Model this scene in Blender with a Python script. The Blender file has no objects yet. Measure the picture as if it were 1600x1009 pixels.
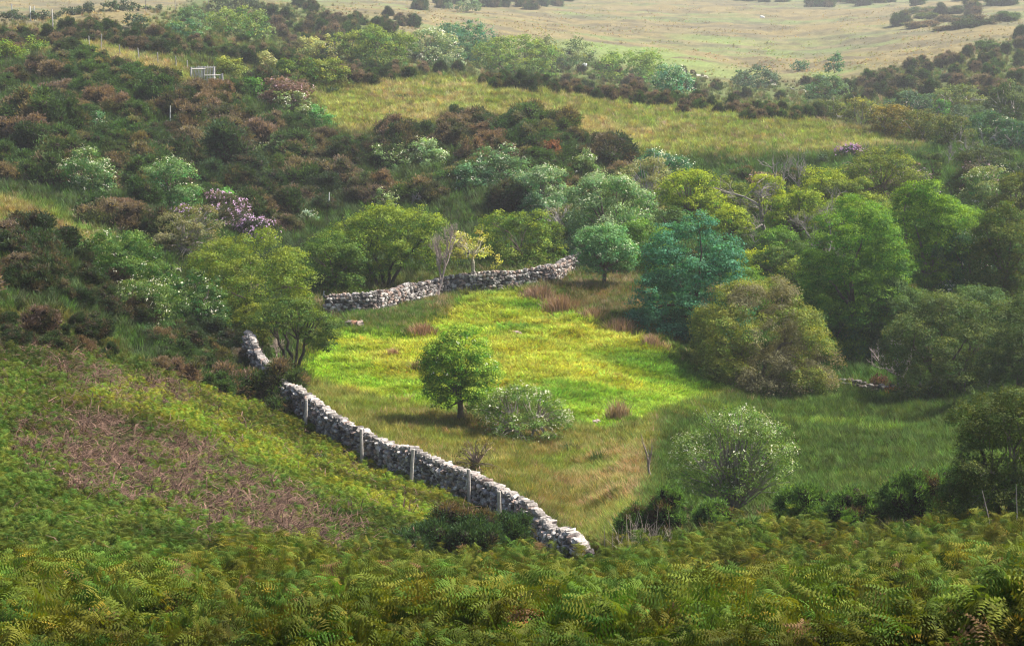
import bpy, math
import numpy as np
from mathutils import Vector

# ------------------------------------------------------------------ camera, sky, sun, exposure
F = 3209.0                       # focal length in photo pixels (photo 1600 x 1009)
PITCH = math.radians(10.5)
CX, CY = 800.0, 504.5
scene = bpy.context.scene
COL = scene.collection
cam_d = bpy.data.cameras.new("camera")
cam = bpy.data.objects.new("camera", cam_d)
COL.objects.link(cam)
cam.location = (0, 0, 0)
cam.rotation_euler = (math.radians(90) - PITCH, 0, 0)
cam_d.sensor_width = 36.0
cam_d.lens = 36.0 * F / 1600.0
cam_d.clip_start = 0.5
cam_d.clip_end = 6000
scene.camera = cam

SUN_EL, SUN_AZ = 52.0, 72.0      # azimuth clockwise from the view direction (+Y)
world = bpy.data.worlds.new("World")
scene.world = world
world.use_nodes = True
wn = world.node_tree.nodes
wl = world.node_tree.links
wn.clear()
sky = wn.new("ShaderNodeTexSky")
sky.sky_type = 'NISHITA'
sky.sun_disc = False
sky.sun_elevation = math.radians(SUN_EL)
sky.sun_rotation = math.radians(SUN_AZ)
sky.dust_density = 3.0
bg = wn.new("ShaderNodeBackground")
bg.inputs[1].default_value = 0.10
wo = wn.new("ShaderNodeOutputWorld")
wl.new(sky.outputs[0], bg.inputs[0])
wl.new(bg.outputs[0], wo.inputs[0])

sun_d = bpy.data.lights.new("sun", 'SUN')
sun_d.energy = 5.0
sun_d.angle = math.radians(3)
sun_d.color = (1.0, 0.93, 0.80)
sun = bpy.data.objects.new("sun", sun_d)
COL.objects.link(sun)
el, az = math.radians(SUN_EL), math.radians(SUN_AZ)
SUNDIR = Vector((math.sin(az) * math.cos(el), math.cos(az) * math.cos(el), math.sin(el)))
sun.rotation_euler = SUNDIR.to_track_quat('Z', 'Y').to_euler()

scene.view_settings.view_transform = 'Standard'
scene.view_settings.look = 'None'
scene.view_settings.exposure = 1.05
scene.view_settings.gamma = 1.0
scene.render.engine = 'CYCLES'
scene.cycles.volume_step_rate = 5
scene.cycles.use_denoising = True
scene.cycles.denoising_prefilter = 'ACCURATE'
scene.cycles.filter_width = 1.15
scene.cycles.max_bounces = 6
scene.cycles.diffuse_bounces = 3
scene.cycles.transmission_bounces = 3
scene.cycles.transparent_max_bounces = 4
scene.cycles.volume_bounces = 0
scene.cycles.caustics_reflective = False
scene.cycles.caustics_refractive = False

rng = np.random.default_rng(7)

# ------------------------------------------------------------------ noise
def _hash(ix, iy, seed):
    h = (ix.astype(np.int64) * 374761393 + iy.astype(np.int64) * 668265263 + seed * 1442695041) & 0xFFFFFFFF
    h = ((h ^ (h >> 13)) * 1274126177) & 0xFFFFFFFF
    return ((h ^ (h >> 16)) & 0xFFFFFF) / float(0xFFFFFF)

def vnoise(x, y, seed=0):
    x = np.asarray(x, float); y = np.asarray(y, float)
    ix = np.floor(x); iy = np.floor(y)
    fx = x - ix; fy = y - iy
    fx = fx * fx * (3 - 2 * fx); fy = fy * fy * (3 - 2 * fy)
    a = _hash(ix, iy, seed); b = _hash(ix + 1, iy, seed)
    c = _hash(ix, iy + 1, seed); d = _hash(ix + 1, iy + 1, seed)
    return (a * (1 - fx) + b * fx) * (1 - fy) + (c * (1 - fx) + d * fx) * fy

def fbm(x, y, seed=0, octs=4):
    s = 0.0; a = 0.5; t = 0.0
    for k in range(octs):
        s = s + a * vnoise(x * 2 ** k + 17.3 * k, y * 2 ** k - 9.1 * k, seed + k)
        t += a; a *= 0.5
    return s / t

def sstep(a, b, x):
    t = np.clip((x - a) / (b - a), 0, 1)
    return t * t * (3 - 2 * t)

# ------------------------------------------------------------------ terrain: anchors are (distance along +Y, photo row)
CT, ST = math.cos(PITCH), math.sin(PITCH)

def row_to_slope(py):            # z / y of the ray through photo row py
    v = (CY - np.asarray(py, float)) / F
    return (-ST + v * CT) / (CT + v * ST)

ANCH = {
 0:    [(25,1009),(35,905),(42,812),(50,705),(60,605),(72,505),(82,430),(88,372),(97,318),(110,352),(130,290),(155,200),(180,120),(215,70),(260,45),(400,25),(600,2),(1000,-22),(1500,-42)],
 200:  [(25,1009),(36,905),(45,805),(56,700),(66,620),(76,560),(86,500),(97,440),(108,380),(122,330),(143,250),(165,170),(190,110),(235,60),(300,22),(450,19),(600,2),(1000,-22),(1500,-42)],
 400:  [(25,1009),(38,905),(47,835),(56,762),(66,700),(78,640),(87,590),(97,530),(106,480),(116,430),(127,380),(145,300),(165,220),(190,150),(203,125),(235,98),(300,60),(370,26),(550,2),(1000,-22),(1500,-42)],
 600:  [(25,1009),(42,905),(48,875),(57,800),(70,745),(77,690),(90,600),(100,530),(107,490),(117,440),(130,380),(150,300),(172,220),(190,170),(208,130),(240,122),(300,85),(380,45),(520,15),(800,-5),(1500,-42)],
 800:  [(25,1009),(45,905),(54,875),(62,832),(70,764),(80,690),(90,600),(100,530),(115,450),(122,420),(135,350),(160,250),(185,180),(210,127),(250,137),(330,112),(430,60),(600,20),(850,-10),(1500,-42)],
 900:  [(25,1009),(44,912),(52,900),(58,893),(64,850),(70,800),(78,720),(88,622),(98,555),(107,492),(114,455),(121,425),(137,355),(162,270),(185,205),(208,154),(216,139),(260,150),(330,122),(405,82),(550,40),(700,14),(900,-10),(1500,-42)],
 1000: [(25,1009),(43,905),(50,872),(60,820),(69,760),(78,700),(87,640),(96,580),(104,520),(113,460),(120,430),(140,360),(165,290),(185,230),(205,180),(222,152),(270,160),(330,132),(380,105),(500,60),(680,20),(950,-10),(1500,-42)],
 1200: [(25,1009),(43,905),(50,862),(61,805),(72,740),(83,680),(97,620),(104,590),(113,540),(122,480),(135,400),(155,320),(180,240),(200,200),(222,167),(270,172),(330,145),(400,110),(520,60),(700,20),(950,-8),(1500,-42)],
 1400: [(24,1009),(40,905),(48,855),(66,770),(80,700),(98,622),(108,560),(120,480),(133,400),(150,320),(165,270),(182,232),(198,212),(225,200),(270,160),(360,110),(480,60),(650,20),(900,-8),(1500,-42)],
 1600: [(22,1009),(38,885),(46,840),(55,785),(72,705),(90,632),(103,560),(116,480),(130,400),(150,320),(170,270),(195,230),(245,170),(320,110),(420,60),(560,20),(750,-5),(1500,-42)],
}
ANCH[-900] = ANCH[0]
ANCH[2500] = ANCH[1600]

def pchip(xs, ys, q):
    xs = np.asarray(xs, float); ys = np.asarray(ys, float)
    h = np.diff(xs); dl = np.diff(ys) / h
    m = np.zeros(len(xs))
    m[0], m[-1] = dl[0], dl[-1]
    for i in range(1, len(xs) - 1):
        if dl[i-1] * dl[i] > 0:
            w1 = 2 * h[i] + h[i-1]; w2 = h[i] + 2 * h[i-1]
            m[i] = (w1 + w2) / (w1 / dl[i-1] + w2 / dl[i])
    k = np.clip(np.searchsorted(xs, q) - 1, 0, len(h) - 1)
    t = (q - xs[k]) / h[k]
    t = np.clip(t, 0, 1)
    return ((2*t**3 - 3*t**2 + 1) * ys[k] + (t**3 - 2*t**2 + t) * h[k] * m[k]
            + (-2*t**3 + 3*t**2) * ys[k+1] + (t**3 - t**2) * h[k] * m[k+1])

ROWS = np.concatenate([np.linspace(1.0, 21.0, 30), np.exp(np.linspace(math.log(21.6), math.log(1500), 900))])
NPX = np.concatenate([np.linspace(-2600, -140, 40), np.arange(-120, 1721, 4.0), np.linspace(1740, 4200, 40)])
_cols = sorted(ANCH)
_zc = []
for c in _cols:
    a = ANCH[c]
    ds = [math.log(x[0]) for x in a]
    zs = [float(row_to_slope(x[1])) * x[0] for x in a]
    z = pchip(ds, zs, np.log(np.maximum(ROWS, a[0][0])))
    z0 = zs[0]
    near = ROWS < a[0][0]
    z[near] = -1.8 + (z0 + 1.8) * ROWS[near] / a[0][0]
    _zc.append(z)
_zc = np.array(_zc)                       # cols x rows
# smooth (Catmull-like) interpolation between columns
ZT = np.zeros((len(NPX), len(ROWS)))
for j in range(len(ROWS)):
    ZT[:, j] = pchip(_cols, _zc[:, j], np.clip(NPX, _cols[0], _cols[-1]))
for _ in range(6):                        # soften the pchip creases between columns
    ZT[41:-41] = (ZT[38:-44] + ZT[39:-43] * 2 + ZT[40:-42] * 3 + ZT[41:-41] * 4 + ZT[42:-40] * 3 + ZT[43:-39] * 2 + ZT[44:-38]) / 16.0

def ray_x(px, d, z):                      # x where the vertical plane through photo column px meets distance d, height z
    q = z / d
    v = (q * CT + ST) / (CT - q * ST)     # from q = (-ST+v CT)/(CT+v ST)
    return d * ((px - CX) / F) / (CT + v * ST)

def project(x, y, z):
    depth = y * CT - z * ST
    return CX + F * x / depth, CY - F * (y * ST + z * CT) / depth

PXG, DG = np.meshgrid(NPX, ROWS, indexing='ij')
XG = ray_x(PXG, DG, ZT)
_amp = np.clip(DG / 60, 0.25, 3.0)
ZG = ZT + _amp * 0.55 * (fbm(XG / 9, DG / 9, 3, 3) - 0.5) + 0.30 * (fbm(XG / 1.6, DG / 1.6, 11, 3) - 0.5) * np.clip(DG / 40, 0.4, 1.6) \
     + 2.2 * (fbm(XG / 38, DG / 38, 23, 2) - 0.5) * sstep(110, 260, DG)
ZG[:, ROWS < 12] = ZT[:, ROWS < 12]
ZG = np.where(DG > 1300, ZT, ZG)
_, PYG = project(XG, DG, ZG)

def ground_z(px, d):                      # bilinear in the (column, log d) grid
    px = np.asarray(px, float); d = np.asarray(d, float)
    i = np.clip(np.interp(px, NPX, np.arange(len(NPX))), 0, len(NPX) - 1.001)
    j = np.clip(np.interp(d, ROWS, np.arange(len(ROWS))), 0, len(ROWS) - 1.001)
    i0 = i.astype(int); j0 = j.astype(int); fi = i - i0; fj = j - j0
    return (ZG[i0, j0] * (1 - fi) * (1 - fj) + ZG[i0 + 1, j0] * fi * (1 - fj)
            + ZG[i0, j0 + 1] * (1 - fi) * fj + ZG[i0 + 1, j0 + 1] * fi * fj)

def at_d(px, d):                          # ground point under photo column px at distance d
    z = ground_z(px, d)
    return np.stack([ray_x(np.asarray(px, float), np.asarray(d, float), z), np.asarray(d, float) + 0 * z, z], -1)

_runmin = np.minimum.accumulate(np.where(DG < 15, 5000, PYG), axis=1)
def first_d(px, py):                      # distance at which the ground is first met at that photo pixel
    px = np.atleast_1d(np.asarray(px, float)); py = np.atleast_1d(np.asarray(py, float))
    ci = np.clip(np.round(np.interp(px, NPX, np.arange(len(NPX)))).astype(int), 0, len(NPX) - 1)
    out = np.empty(len(px))
    for c in np.unique(ci):
        m = ci == c
        r = _runmin[c]
        k = np.searchsorted(-r, -py[m])
        k = np.clip(k, 1, len(ROWS) - 1)
        r0, r1 = r[k - 1], r[k]
        t = np.where(r0 - r1 > 1e-6, (r0 - py[m]) / np.maximum(r0 - r1, 1e-6), 0)
        out[m] = ROWS[k - 1] + np.clip(t, 0, 1) * (ROWS[k] - ROWS[k - 1])
    return out

def gpt(px, py):
    d = float(first_d(px, py)[0])
    return Vector(at_d(px, d)), d

# ------------------------------------------------------------------ zones, drawn in photo coordinates and carried onto the land
RS = 4
RX0, RY0, RW, RH = -120, -60, 460, 290   # raster covering x -120..1720, y -60..1100
def poly_mask(pts, blur=2):
    gx, gy = np.meshgrid(RX0 + RS * (np.arange(RW) + 0.5), RY0 + RS * (np.arange(RH) + 0.5), indexing='ij')
    gx = gx + 26 * (fbm(gx / 45, gy / 30, 5, 3) - 0.5)
    gy = gy + 18 * (fbm(gx / 45, gy / 30, 15, 3) - 0.5)
    ins = np.zeros(gx.shape, bool)
    n = len(pts)
    for a in range(n):
        x0, y0 = pts[a]; x1, y1 = pts[(a + 1) % n]
        if y0 == y1: continue
        c = ((y0 > gy) != (y1 > gy)) & (gx < (x1 - x0) * (gy - y0) / (y1 - y0) + x0)
        ins ^= c
    m = ins.astype(float)
    for _ in range(blur):
        m = (m + np.roll(m, 1, 0) + np.roll(m, -1, 0)) / 3
        m = (m + np.roll(m, 1, 1) + np.roll(m, -1, 1)) / 3
    return m

def samp(m, px, py):
    i = np.clip(((np.asarray(px) - RX0) / RS - 0.5), 0, RW - 1.001)
    j = np.clip(((np.asarray(py) - RY0) / RS - 0.5), 0, RH - 1.001)
    i0 = i.astype(int); j0 = j.astype(int); fi = i - i0; fj = j - j0
    return m[i0, j0]*(1-fi)*(1-fj) + m[i0+1, j0]*fi*(1-fj) + m[i0, j0+1]*(1-fi)*fj + m[i0+1, j0+1]*fi*fj

Z = {
 'moor':      [(-200,-200),(1900,-200),(1900,60),(1500,60),(1560,75),(1350,125),(1250,130),(1150,125),(1050,110),(900,85),(760,60),(640,55),(560,25),(400,0),(330,-10),(280,15),(230,28),(210,35),(330,35),(200,55),(100,40),(-200,45)],
 'moorgreen': [(760,70),(1000,55),(1150,60),(1250,90),(1380,95),(1300,125),(1100,118),(950,105)],
 'leftfield': [(-200,60),(60,50),(160,70),(240,90),(320,120),(290,135),(200,115),(120,90),(-200,95)],
 'hillgrass': [(480,150),(560,138),(700,125),(830,140),(1000,160),(1120,172),(1280,190),(1400,215),(1460,240),(1420,262),(1300,245),(1130,262),(1000,255),(900,215),(830,190),(700,190),(620,215),(520,205)],
 'knoll':     [(-200,290),(0,305),(60,330),(120,350),(175,370),(130,395),(60,380),(-200,390)],
 'rough':     [(-200,470),(0,480),(90,500),(210,560),(220,620),(-200,580)],
 'scrub':     [(-200,90),(110,88),(240,130),(300,150),(420,140),(520,215),(640,215),(700,185),(830,190),(900,215),(960,245),(1000,270),(1000,400),(940,410),(780,420),(480,460),(440,600),(250,590),(130,500),(-200,470),(-200,390),(170,400),(175,365),(60,320),(-200,290)],
 'wood':      [(960,250),(1200,250),(1450,235),(1460,190),(1620,150),(1900,150),(1900,620),(1500,625),(1300,605),(1200,600),(1100,590),(1060,520),(1000,440),(960,400)],
 'lime':      [(460,585),(520,520),(600,500),(690,470),(790,452),(865,472),(945,508),(1050,552),(1175,604),(1120,636),(1015,660),(940,682),(860,655),(780,620),(700,655),(620,640),(540,620),(480,600)],
 'fringe':    [(530,495),(640,478),(720,462),(700,490),(660,520),(600,520),(560,515)],
 'east':      [(800,445),(880,440),(1000,440),(1060,520),(1140,592),(1055,550),(960,498),(885,458)],
 'dry':       [(440,600),(520,615),(640,640),(740,668),(830,690),(880,675),(950,680),(1000,700),(1040,760),(1000,860),(910,860),(800,770),(700,735),(590,700),(500,650)],
 'gully':     [(945,684),(1045,655),(1160,612),(1250,618),(1120,640),(1040,680),(1010,720),(950,700)],
 'marsh':     [(1040,650),(1130,625),(1260,605),(1400,618),(1900,640),(1900,800),(1000,810),(1020,720)],
 'bracken':   [(-200,560),(100,560),(250,590),(430,630),(520,695),(620,745),(720,785),(850,860),(930,900),(930,1100),(-200,1100)],
 'dead':      [(10,690),(60,672),(160,664),(260,690),(400,755),(480,790),(560,850),(520,880),(400,865),(300,850),(220,808),(110,800),(30,760)],
 'dead2':     [(-200,560),(60,560),(200,600),(330,625),(230,640),(100,640),(60,690),(-200,660)],
 'limefern':  [(230,600),(430,640),(560,725),(720,790),(830,860),(700,860),(560,800),(430,745),(250,680),(60,650)],
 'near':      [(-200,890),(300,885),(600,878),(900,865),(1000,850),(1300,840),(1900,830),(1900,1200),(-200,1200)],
 'scrubbare': [(0,130),(60,130),(90,150),(40,160)],
}
ZM = {k: poly_mask(v) for k, v in Z.items()}
ZM['other'] = np.clip(1 - sum(ZM[k] for k in Z), 0, 1)
def zone(k, px, py):
    return samp(ZM[k], px, py)
def lerp(a, b, t):
    return a * (1 - t[..., None]) + np.asarray(b) * t[..., None]

def ground_colour(px, py, x, y):
    """Real surface colour of the turf at a place; zones follow the vegetation."""
    n1 = fbm(x / 7.0, y / 7.0, 31, 4); n2 = fbm(x / 1.7, y / 1.7, 41, 3); n3 = fbm(x / 25.0, y / 25.0, 51, 3)
    c = np.zeros(np.shape(px) + (3,)) + np.array([0.085, 0.105, 0.032])
    moor = np.zeros_like(c) + np.array([0.165, 0.135, 0.062])
    moor = lerp(moor, [0.125, 0.15, 0.058], sstep(0.52, 0.66, fbm(x / 60, y / 25, 61, 4)))
    moor = lerp(moor, [0.095, 0.085, 0.055], sstep(0.50, 0.66, fbm(x / 22, y / 12, 71, 4)) * 0.7)
    moor = lerp(moor, [0.085, 0.075, 0.045], sstep(0.54, 0.66, fbm(x / 5.0, y / 7.0, 171, 4)) * 0.65)
    moor = lerp(moor, [0.20, 0.17, 0.085], sstep(0.56, 0.68, fbm(x / 6.0, y / 9.0, 191, 4)) * 0.5)
    moor = lerp(moor, [0.14, 0.18, 0.055], zone('moorgreen', px, py) * sstep(0.35, 0.6, n3))
    c = lerp(c, moor, zone('moor', px, py))
    hg = np.zeros_like(c) + np.array([0.21, 0.235, 0.06])
    hg = lerp(hg, [0.31, 0.27, 0.13], sstep(0.46, 0.6, n1) * 0.8)
    hg = lerp(hg, [0.12, 0.17, 0.03], sstep(0.56, 0.7, n3 * 0.5 + n2 * 0.5) * 0.8)
    for k in ('hillgrass', 'leftfield'):
        c = lerp(c, hg, zone(k, px, py))
    kn = lerp(np.zeros_like(c) + np.array([0.12, 0.18, 0.035]), [0.22, 0.19, 0.08], sstep(0.45, 0.62, n1))
    c = lerp(c, kn, zone('knoll', px, py))
    c = lerp(c, lerp(np.zeros_like(c) + np.array([0.10, 0.11, 0.03]), [0.05, 0.032, 0.025], sstep(0.5, 0.6, n1)), zone('rough', px, py))
    c = lerp(c, [0.042, 0.066, 0.026], zone('scrub', px, py))
    c = lerp(c, [0.04, 0.08, 0.02], zone('wood', px, py))
    li = lerp(np.zeros_like(c) + np.array([0.185, 0.285, 0.024]), [0.105, 0.205, 0.018], sstep(0.46, 0.66, n1))
    li = lerp(li, [0.31, 0.32, 0.04], sstep(0.50, 0.62, fbm(x / 12 + 5, y / 5, 81, 3)) * 0.8)
    c = lerp(c, li, zone('lime', px, py))
    fr = lerp(np.zeros_like(c) + np.array([0.09, 0.14, 0.03]), [0.19, 0.145, 0.085], sstep(0.45, 0.55, n1))
    c = lerp(c, fr, zone('fringe', px, py)); c = lerp(c, fr, zone('east', px, py))
    dr = lerp(np.zeros_like(c) + np.array([0.155, 0.19, 0.042]), [0.215, 0.20, 0.085], sstep(0.46, 0.62, n1))
    dr = lerp(dr, [0.12, 0.19, 0.03], sstep(0.55, 0.66, n2 * 0.5 + n3 * 0.5))
    c = lerp(c, dr, zone('dry', px, py)); c = lerp(c, lerp(dr, [0.13, 0.17, 0.035], np.full(np.shape(px), 0.6)), zone('gully', px, py))
    ma = lerp(np.zeros_like(c) + np.array([0.060, 0.100, 0.018]), [0.115, 0.185, 0.026], sstep(0.48, 0.6, fbm(x / 9, y / 4, 91, 3)))
    c = lerp(c, ma, zone('marsh', px, py))
    br = np.zeros_like(c) + np.array([0.06, 0.075, 0.02])
    c = lerp(c, br, zone('bracken', px, py))
    de = lerp(np.zeros_like(c) + np.array([0.12, 0.075, 0.05]), [0.05, 0.05, 0.02], sstep(0.45, 0.6, n2))
    c = lerp(c, de, np.clip(zone('dead', px, py) + 0.7 * zone('dead2', px, py), 0, 1))
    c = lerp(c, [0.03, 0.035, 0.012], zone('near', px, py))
    c = c * (0.78 + 0.44 * n2)[..., None]
    return c

# ------------------------------------------------------------------ mesh, material and object helpers
def tag(o, label=None, cat=None, group=None, kind=None):
    if label: o['label'] = label
    if cat: o['category'] = cat
    if group: o['group'] = group
    if kind: o['kind'] = kind
    return o

def np_mesh(name, verts, faces, nper, colours=None, smooth=False):
    """verts (n,3), faces flat index array with nper corners each, colours per vertex (n,3)."""
    me = bpy.data.meshes.new(name)
    verts = np.ascontiguousarray(verts, np.float32)
    faces = np.ascontiguousarray(faces, np.int32).ravel()
    nf = len(faces) // nper
    me.vertices.add(len(verts)); me.vertices.foreach_set('co', verts.ravel())
    me.loops.add(len(faces)); me.loops.foreach_set('vertex_index', faces)
    me.polygons.add(nf)
    me.polygons.foreach_set('loop_start', np.arange(nf, dtype=np.int32) * nper)
    me.polygons.foreach_set('loop_total', np.full(nf, nper, np.int32))
    if colours is not None:
        a = me.color_attributes.new('tint', 'FLOAT_COLOR', 'POINT')
        cc = np.ones((len(verts), 4), np.float32); cc[:, :3] = colours
        a.data.foreach_set('color', cc.ravel())
    me.update(calc_edges=True)
    me.polygons.foreach_set('use_smooth', np.full(nf, smooth))
    me.validate()
    return me

def link(name, me, mat=None, parent=None, loc=(0, 0, 0), rot=0.0):
    o = bpy.data.objects.new(name, me)
    if mat is not None and me is not None and not me.materials: me.materials.append(mat)
    o.location = loc
    o.rotation_euler = (0, 0, rot)
    if parent: o.parent = parent
    COL.objects.link(o)
    return o

class MB:
    """Collects pieces (verts, quads, colours) into one mesh."""
    def __init__(s): s.v = []; s.f = []; s.c = []; s.n = 0
    def add(s, v, f, c):
        v = np.asarray(v, float); f = np.asarray(f, int)
        s.v.append(v); s.f.append(f + s.n); s.n += len(v)
        c = np.asarray(c, float)
        s.c.append(np.broadcast_to(c, (len(v), 3)) if c.ndim == 1 else c)
    def box(s, c, size, col, rz=0.0, tilt=0.0):
        sx, sy, sz = [q / 2 for q in size]
        v = np.array([[x, y, z] for x in (-sx, sx) for y in (-sy, sy) for z in (-sz, sz)], float)
        b = 0.12 * min(sx, sy, sz)
        ca, sa = math.cos(tilt), math.sin(tilt)
        v = v @ np.array([[ca, 0, -sa], [0, 1, 0], [sa, 0, ca]])
        ca, sa = math.cos(rz), math.sin(rz)
        v = v @ np.array([[ca, sa, 0], [-sa, ca, 0], [0, 0, 1]])
        f = [[0,1,3,2],[4,6,7,5],[0,4,5,1],[2,3,7,6],[0,2,6,4],[1,5,7,3]]
        s.add(v + np.asarray(c), f, col)
    def tube(s, pts, radii, col, sides=6):
        pts = np.asarray(pts, float); n = len(pts)
        tan = np.gradient(pts, axis=0)
        tan /= np.linalg.norm(tan, axis=1)[:, None] + 1e-9
        ref = np.array([0.31, 0.95, 0.05])
        a = np.cross(tan, ref); a /= np.linalg.norm(a, axis=1)[:, None] + 1e-9
        b = np.cross(tan, a)
        th = np.arange(sides) * 2 * math.pi / sides
        ring = a[:, None, :] * np.cos(th)[None, :, None] + b[:, None, :] * np.sin(th)[None, :, None]
        v = pts[:, None, :] + ring * np.asarray(radii, float)[:, None, None]
        i = np.arange(n - 1)[:, None] * sides + np.arange(sides)[None, :]
        j = np.arange(n - 1)[:, None] * sides + (np.arange(sides)[None, :] + 1) % sides
        f = np.stack([i, j, j + sides, i + sides], -1).reshape(-1, 4)
        s.add(v.reshape(-1, 3), f, col)
    def mesh(s, name, smooth=False):
        return np_mesh(name, np.concatenate(s.v), np.concatenate(s.f), 4, np.concatenate(s.c), smooth)
    def build(s, name, mat, parent=None, loc=(0, 0, 0), rot=0.0, smooth=False):
        return link(name, s.mesh(name, smooth), mat, parent, loc, rot)

def new_mat(name):
    m = bpy.data.materials.new(name); m.use_nodes = True
    n = m.node_tree.nodes; n.clear()
    return m, n, m.node_tree.links

def tint_material(name, rough=0.6, translucent=0.0, instanced=False, noise_scale=0.0, noise_amt=0.0, bump=0.0, spec=0.25, objcol=True):
    m, n, l = new_mat(name)
    out = n.new('ShaderNodeOutputMaterial')
    at = n.new('ShaderNodeAttribute'); at.attribute_name = 'tint'
    col = at.outputs['Color']
    def mul(a, b):
        x = n.new('ShaderNodeMix'); x.data_type = 'RGBA'; x.blend_type = 'MULTIPLY'; x.inputs[0].default_value = 1
        l.new(a, x.inputs[6]); l.new(b, x.inputs[7]); return x.outputs[2]
    if instanced:
        ai = n.new('ShaderNodeAttribute'); ai.attribute_name = 'itint'; ai.attribute_type = 'INSTANCER'
        col = mul(col, ai.outputs['Color'])
    elif objcol:
        oi = n.new('ShaderNodeObjectInfo')
        col = mul(col, oi.outputs['Color'])
    pr = n.new('ShaderNodeBsdfPrincipled')
    pr.inputs['Roughness'].default_value = rough
    pr.inputs['Specular IOR Level'].default_value = spec
    if noise_amt > 0 or bump > 0:
        tc = n.new('ShaderNodeTexCoord')
        no = n.new('ShaderNodeTexNoise'); no.inputs['Scale'].default_value = noise_scale; no.inputs['Detail'].default_value = 6
        l.new(tc.outputs['Object'], no.inputs['Vector'])
        if noise_amt > 0:
            mr = n.new('ShaderNodeMapRange'); mr.inputs[1].default_value = 0.3; mr.inputs[2].default_value = 0.7
            mr.inputs[3].default_value = 1 - noise_amt; mr.inputs[4].default_value = 1 + noise_amt
            l.new(no.outputs[0], mr.inputs[0])
            vm = n.new('ShaderNodeVectorMath'); vm.operation = 'SCALE'
            l.new(col, vm.inputs[0]); l.new(mr.outputs[0], vm.inputs['Scale']); col = vm.outputs[0]
        if bump > 0:
            bp = n.new('ShaderNodeBump'); bp.inputs['Strength'].default_value = 1.0; bp.inputs['Distance'].default_value = bump
            l.new(no.outputs[0], bp.inputs['Height']); l.new(bp.outputs[0], pr.inputs['Normal'])
    l.new(col, pr.inputs['Base Color'])
    if translucent > 0:
        tr = n.new('ShaderNodeBsdfTranslucent')
        g = n.new('ShaderNodeVectorMath'); g.operation = 'MULTIPLY'; g.inputs[1].default_value = (1.35, 1.25, 0.5)
        l.new(col, g.inputs[0]); l.new(g.outputs[0], tr.inputs[0])
        mx = n.new('ShaderNodeMixShader'); mx.inputs[0].default_value = translucent
        l.new(pr.outputs[0], mx.inputs[1]); l.new(tr.outputs[0], mx.inputs[2]); l.new(mx.outputs[0], out.inputs[0])
    else:
        l.new(pr.outputs[0], out.inputs[0])
    return m

M_LEAF = tint_material('leaf', 0.6, 0.36, spec=0.15)
M_LEAFI = tint_material('leaf_scattered', 0.7, 0.3, instanced=True, spec=0.08)
M_BLOOM = tint_material('petal', 0.6, 0.25)
M_BARK = tint_material('bark', 0.85, 0.0, noise_scale=9, noise_amt=0.35, bump=0.01)
M_WOOD = tint_material('weathered_wood', 0.85, 0.0, noise_scale=14, noise_amt=0.25, bump=0.004)
M_STONE = tint_material('field_stone', 0.9, 0.0, noise_scale=11, noise_amt=0.45, bump=0.012, spec=0.2)
M_WIRE = tint_material('wire', 0.5, 0.0)
M_SOIL = tint_material('turf', 0.95, 0.0, noise_scale=2.6, noise_amt=0.35, bump=0.10, spec=0.1)

# ------------------------------------------------------------------ ground sheet
def build_ground():
    ni, nj = XG.shape
    v = np.stack([XG, DG, ZG], -1).reshape(-1, 3)
    idx = np.arange(ni * nj).reshape(ni, nj)
    f = np.stack([idx[:-1, :-1], idx[1:, :-1], idx[1:, 1:], idx[:-1, 1:]], -1).reshape(-1, 4)
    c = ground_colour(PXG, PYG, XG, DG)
    c = c.reshape(-1, 3)
    me = np_mesh('ground', v, f, 4, c, smooth=True)
    o = link('ground', me, M_SOIL)
    tag(o, kind='structure')
build_ground()
# ------------------------------------------------------------------ foliage and limbs
def unit(v): return v / (np.linalg.norm(v, axis=-1, keepdims=True) + 1e-9)

def leaves(pos, nrm, length, width, tint, r, fold=0.25):
    """one bent diamond per position; pos (n,3), nrm (n,3) facing, length (n,)"""
    n = len(pos)
    ref = unit(r.normal(size=(n, 3)))
    a = unit(np.cross(nrm, ref)); b = np.cross(nrm, a)
    L = length[:, None]; W = width[:, None]
    v0 = pos - a * L * 0.5
    v1 = pos + b * W * 0.5 + nrm * L * fold * 0.5
    v2 = pos + a * L * 0.5
    v3 = pos - b * W * 0.5 + nrm * L * fold * 0.5
    v = np.stack([v0, v1, v2, v3], 1).reshape(-1, 3)
    f = np.arange(4 * n).reshape(-1, 4)
    c = np.repeat(tint, 4, axis=0)
    return v, f, c

def lobe_points(lobes, n, r, zmin=-0.35, inner=0.25, rough=0.22, seed=0):
    """points near the skins of a set of ellipsoid lobes, those buried in another lobe mostly dropped"""
    L = np.asarray(lobes, float)
    area = (L[:, 3] * L[:, 4] + L[:, 3] * L[:, 5] + L[:, 4] * L[:, 5])
    k = r.choice(len(L), int(n * 1.8) + 8, p=area / area.sum())
    d = unit(r.normal(size=(len(k), 3)))
    d[:, 2] = np.where(d[:, 2] < zmin, -d[:, 2] * 0.8, d[:, 2])
    d = unit(d)
    bump = 1 + rough * 2 * (fbm(d[:, 0] * 2.3 + k * 7.1 + seed, d[:, 1] * 2.3 + d[:, 2] * 1.7, 5 + seed, 2) - 0.5)
    rad = np.where(r.random(len(k)) < inner, r.uniform(0.45, 0.9, len(k)), r.uniform(0.88, 1.05, len(k))) * bump
    p = L[k, :3] + d * L[k, 3:6] * rad[:, None]
    q = (p[:, None, :] - L[None, :, :3]) / L[None, :, 3:6]
    dist = np.linalg.norm(q, axis=-1)
    dist[np.arange(len(k)), k] = 9
    keep = (dist.min(1) > 0.78) | (r.random(len(k)) < 0.12)
    p, d = p[keep], d[keep]
    return p[:n], d[:n]

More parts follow.
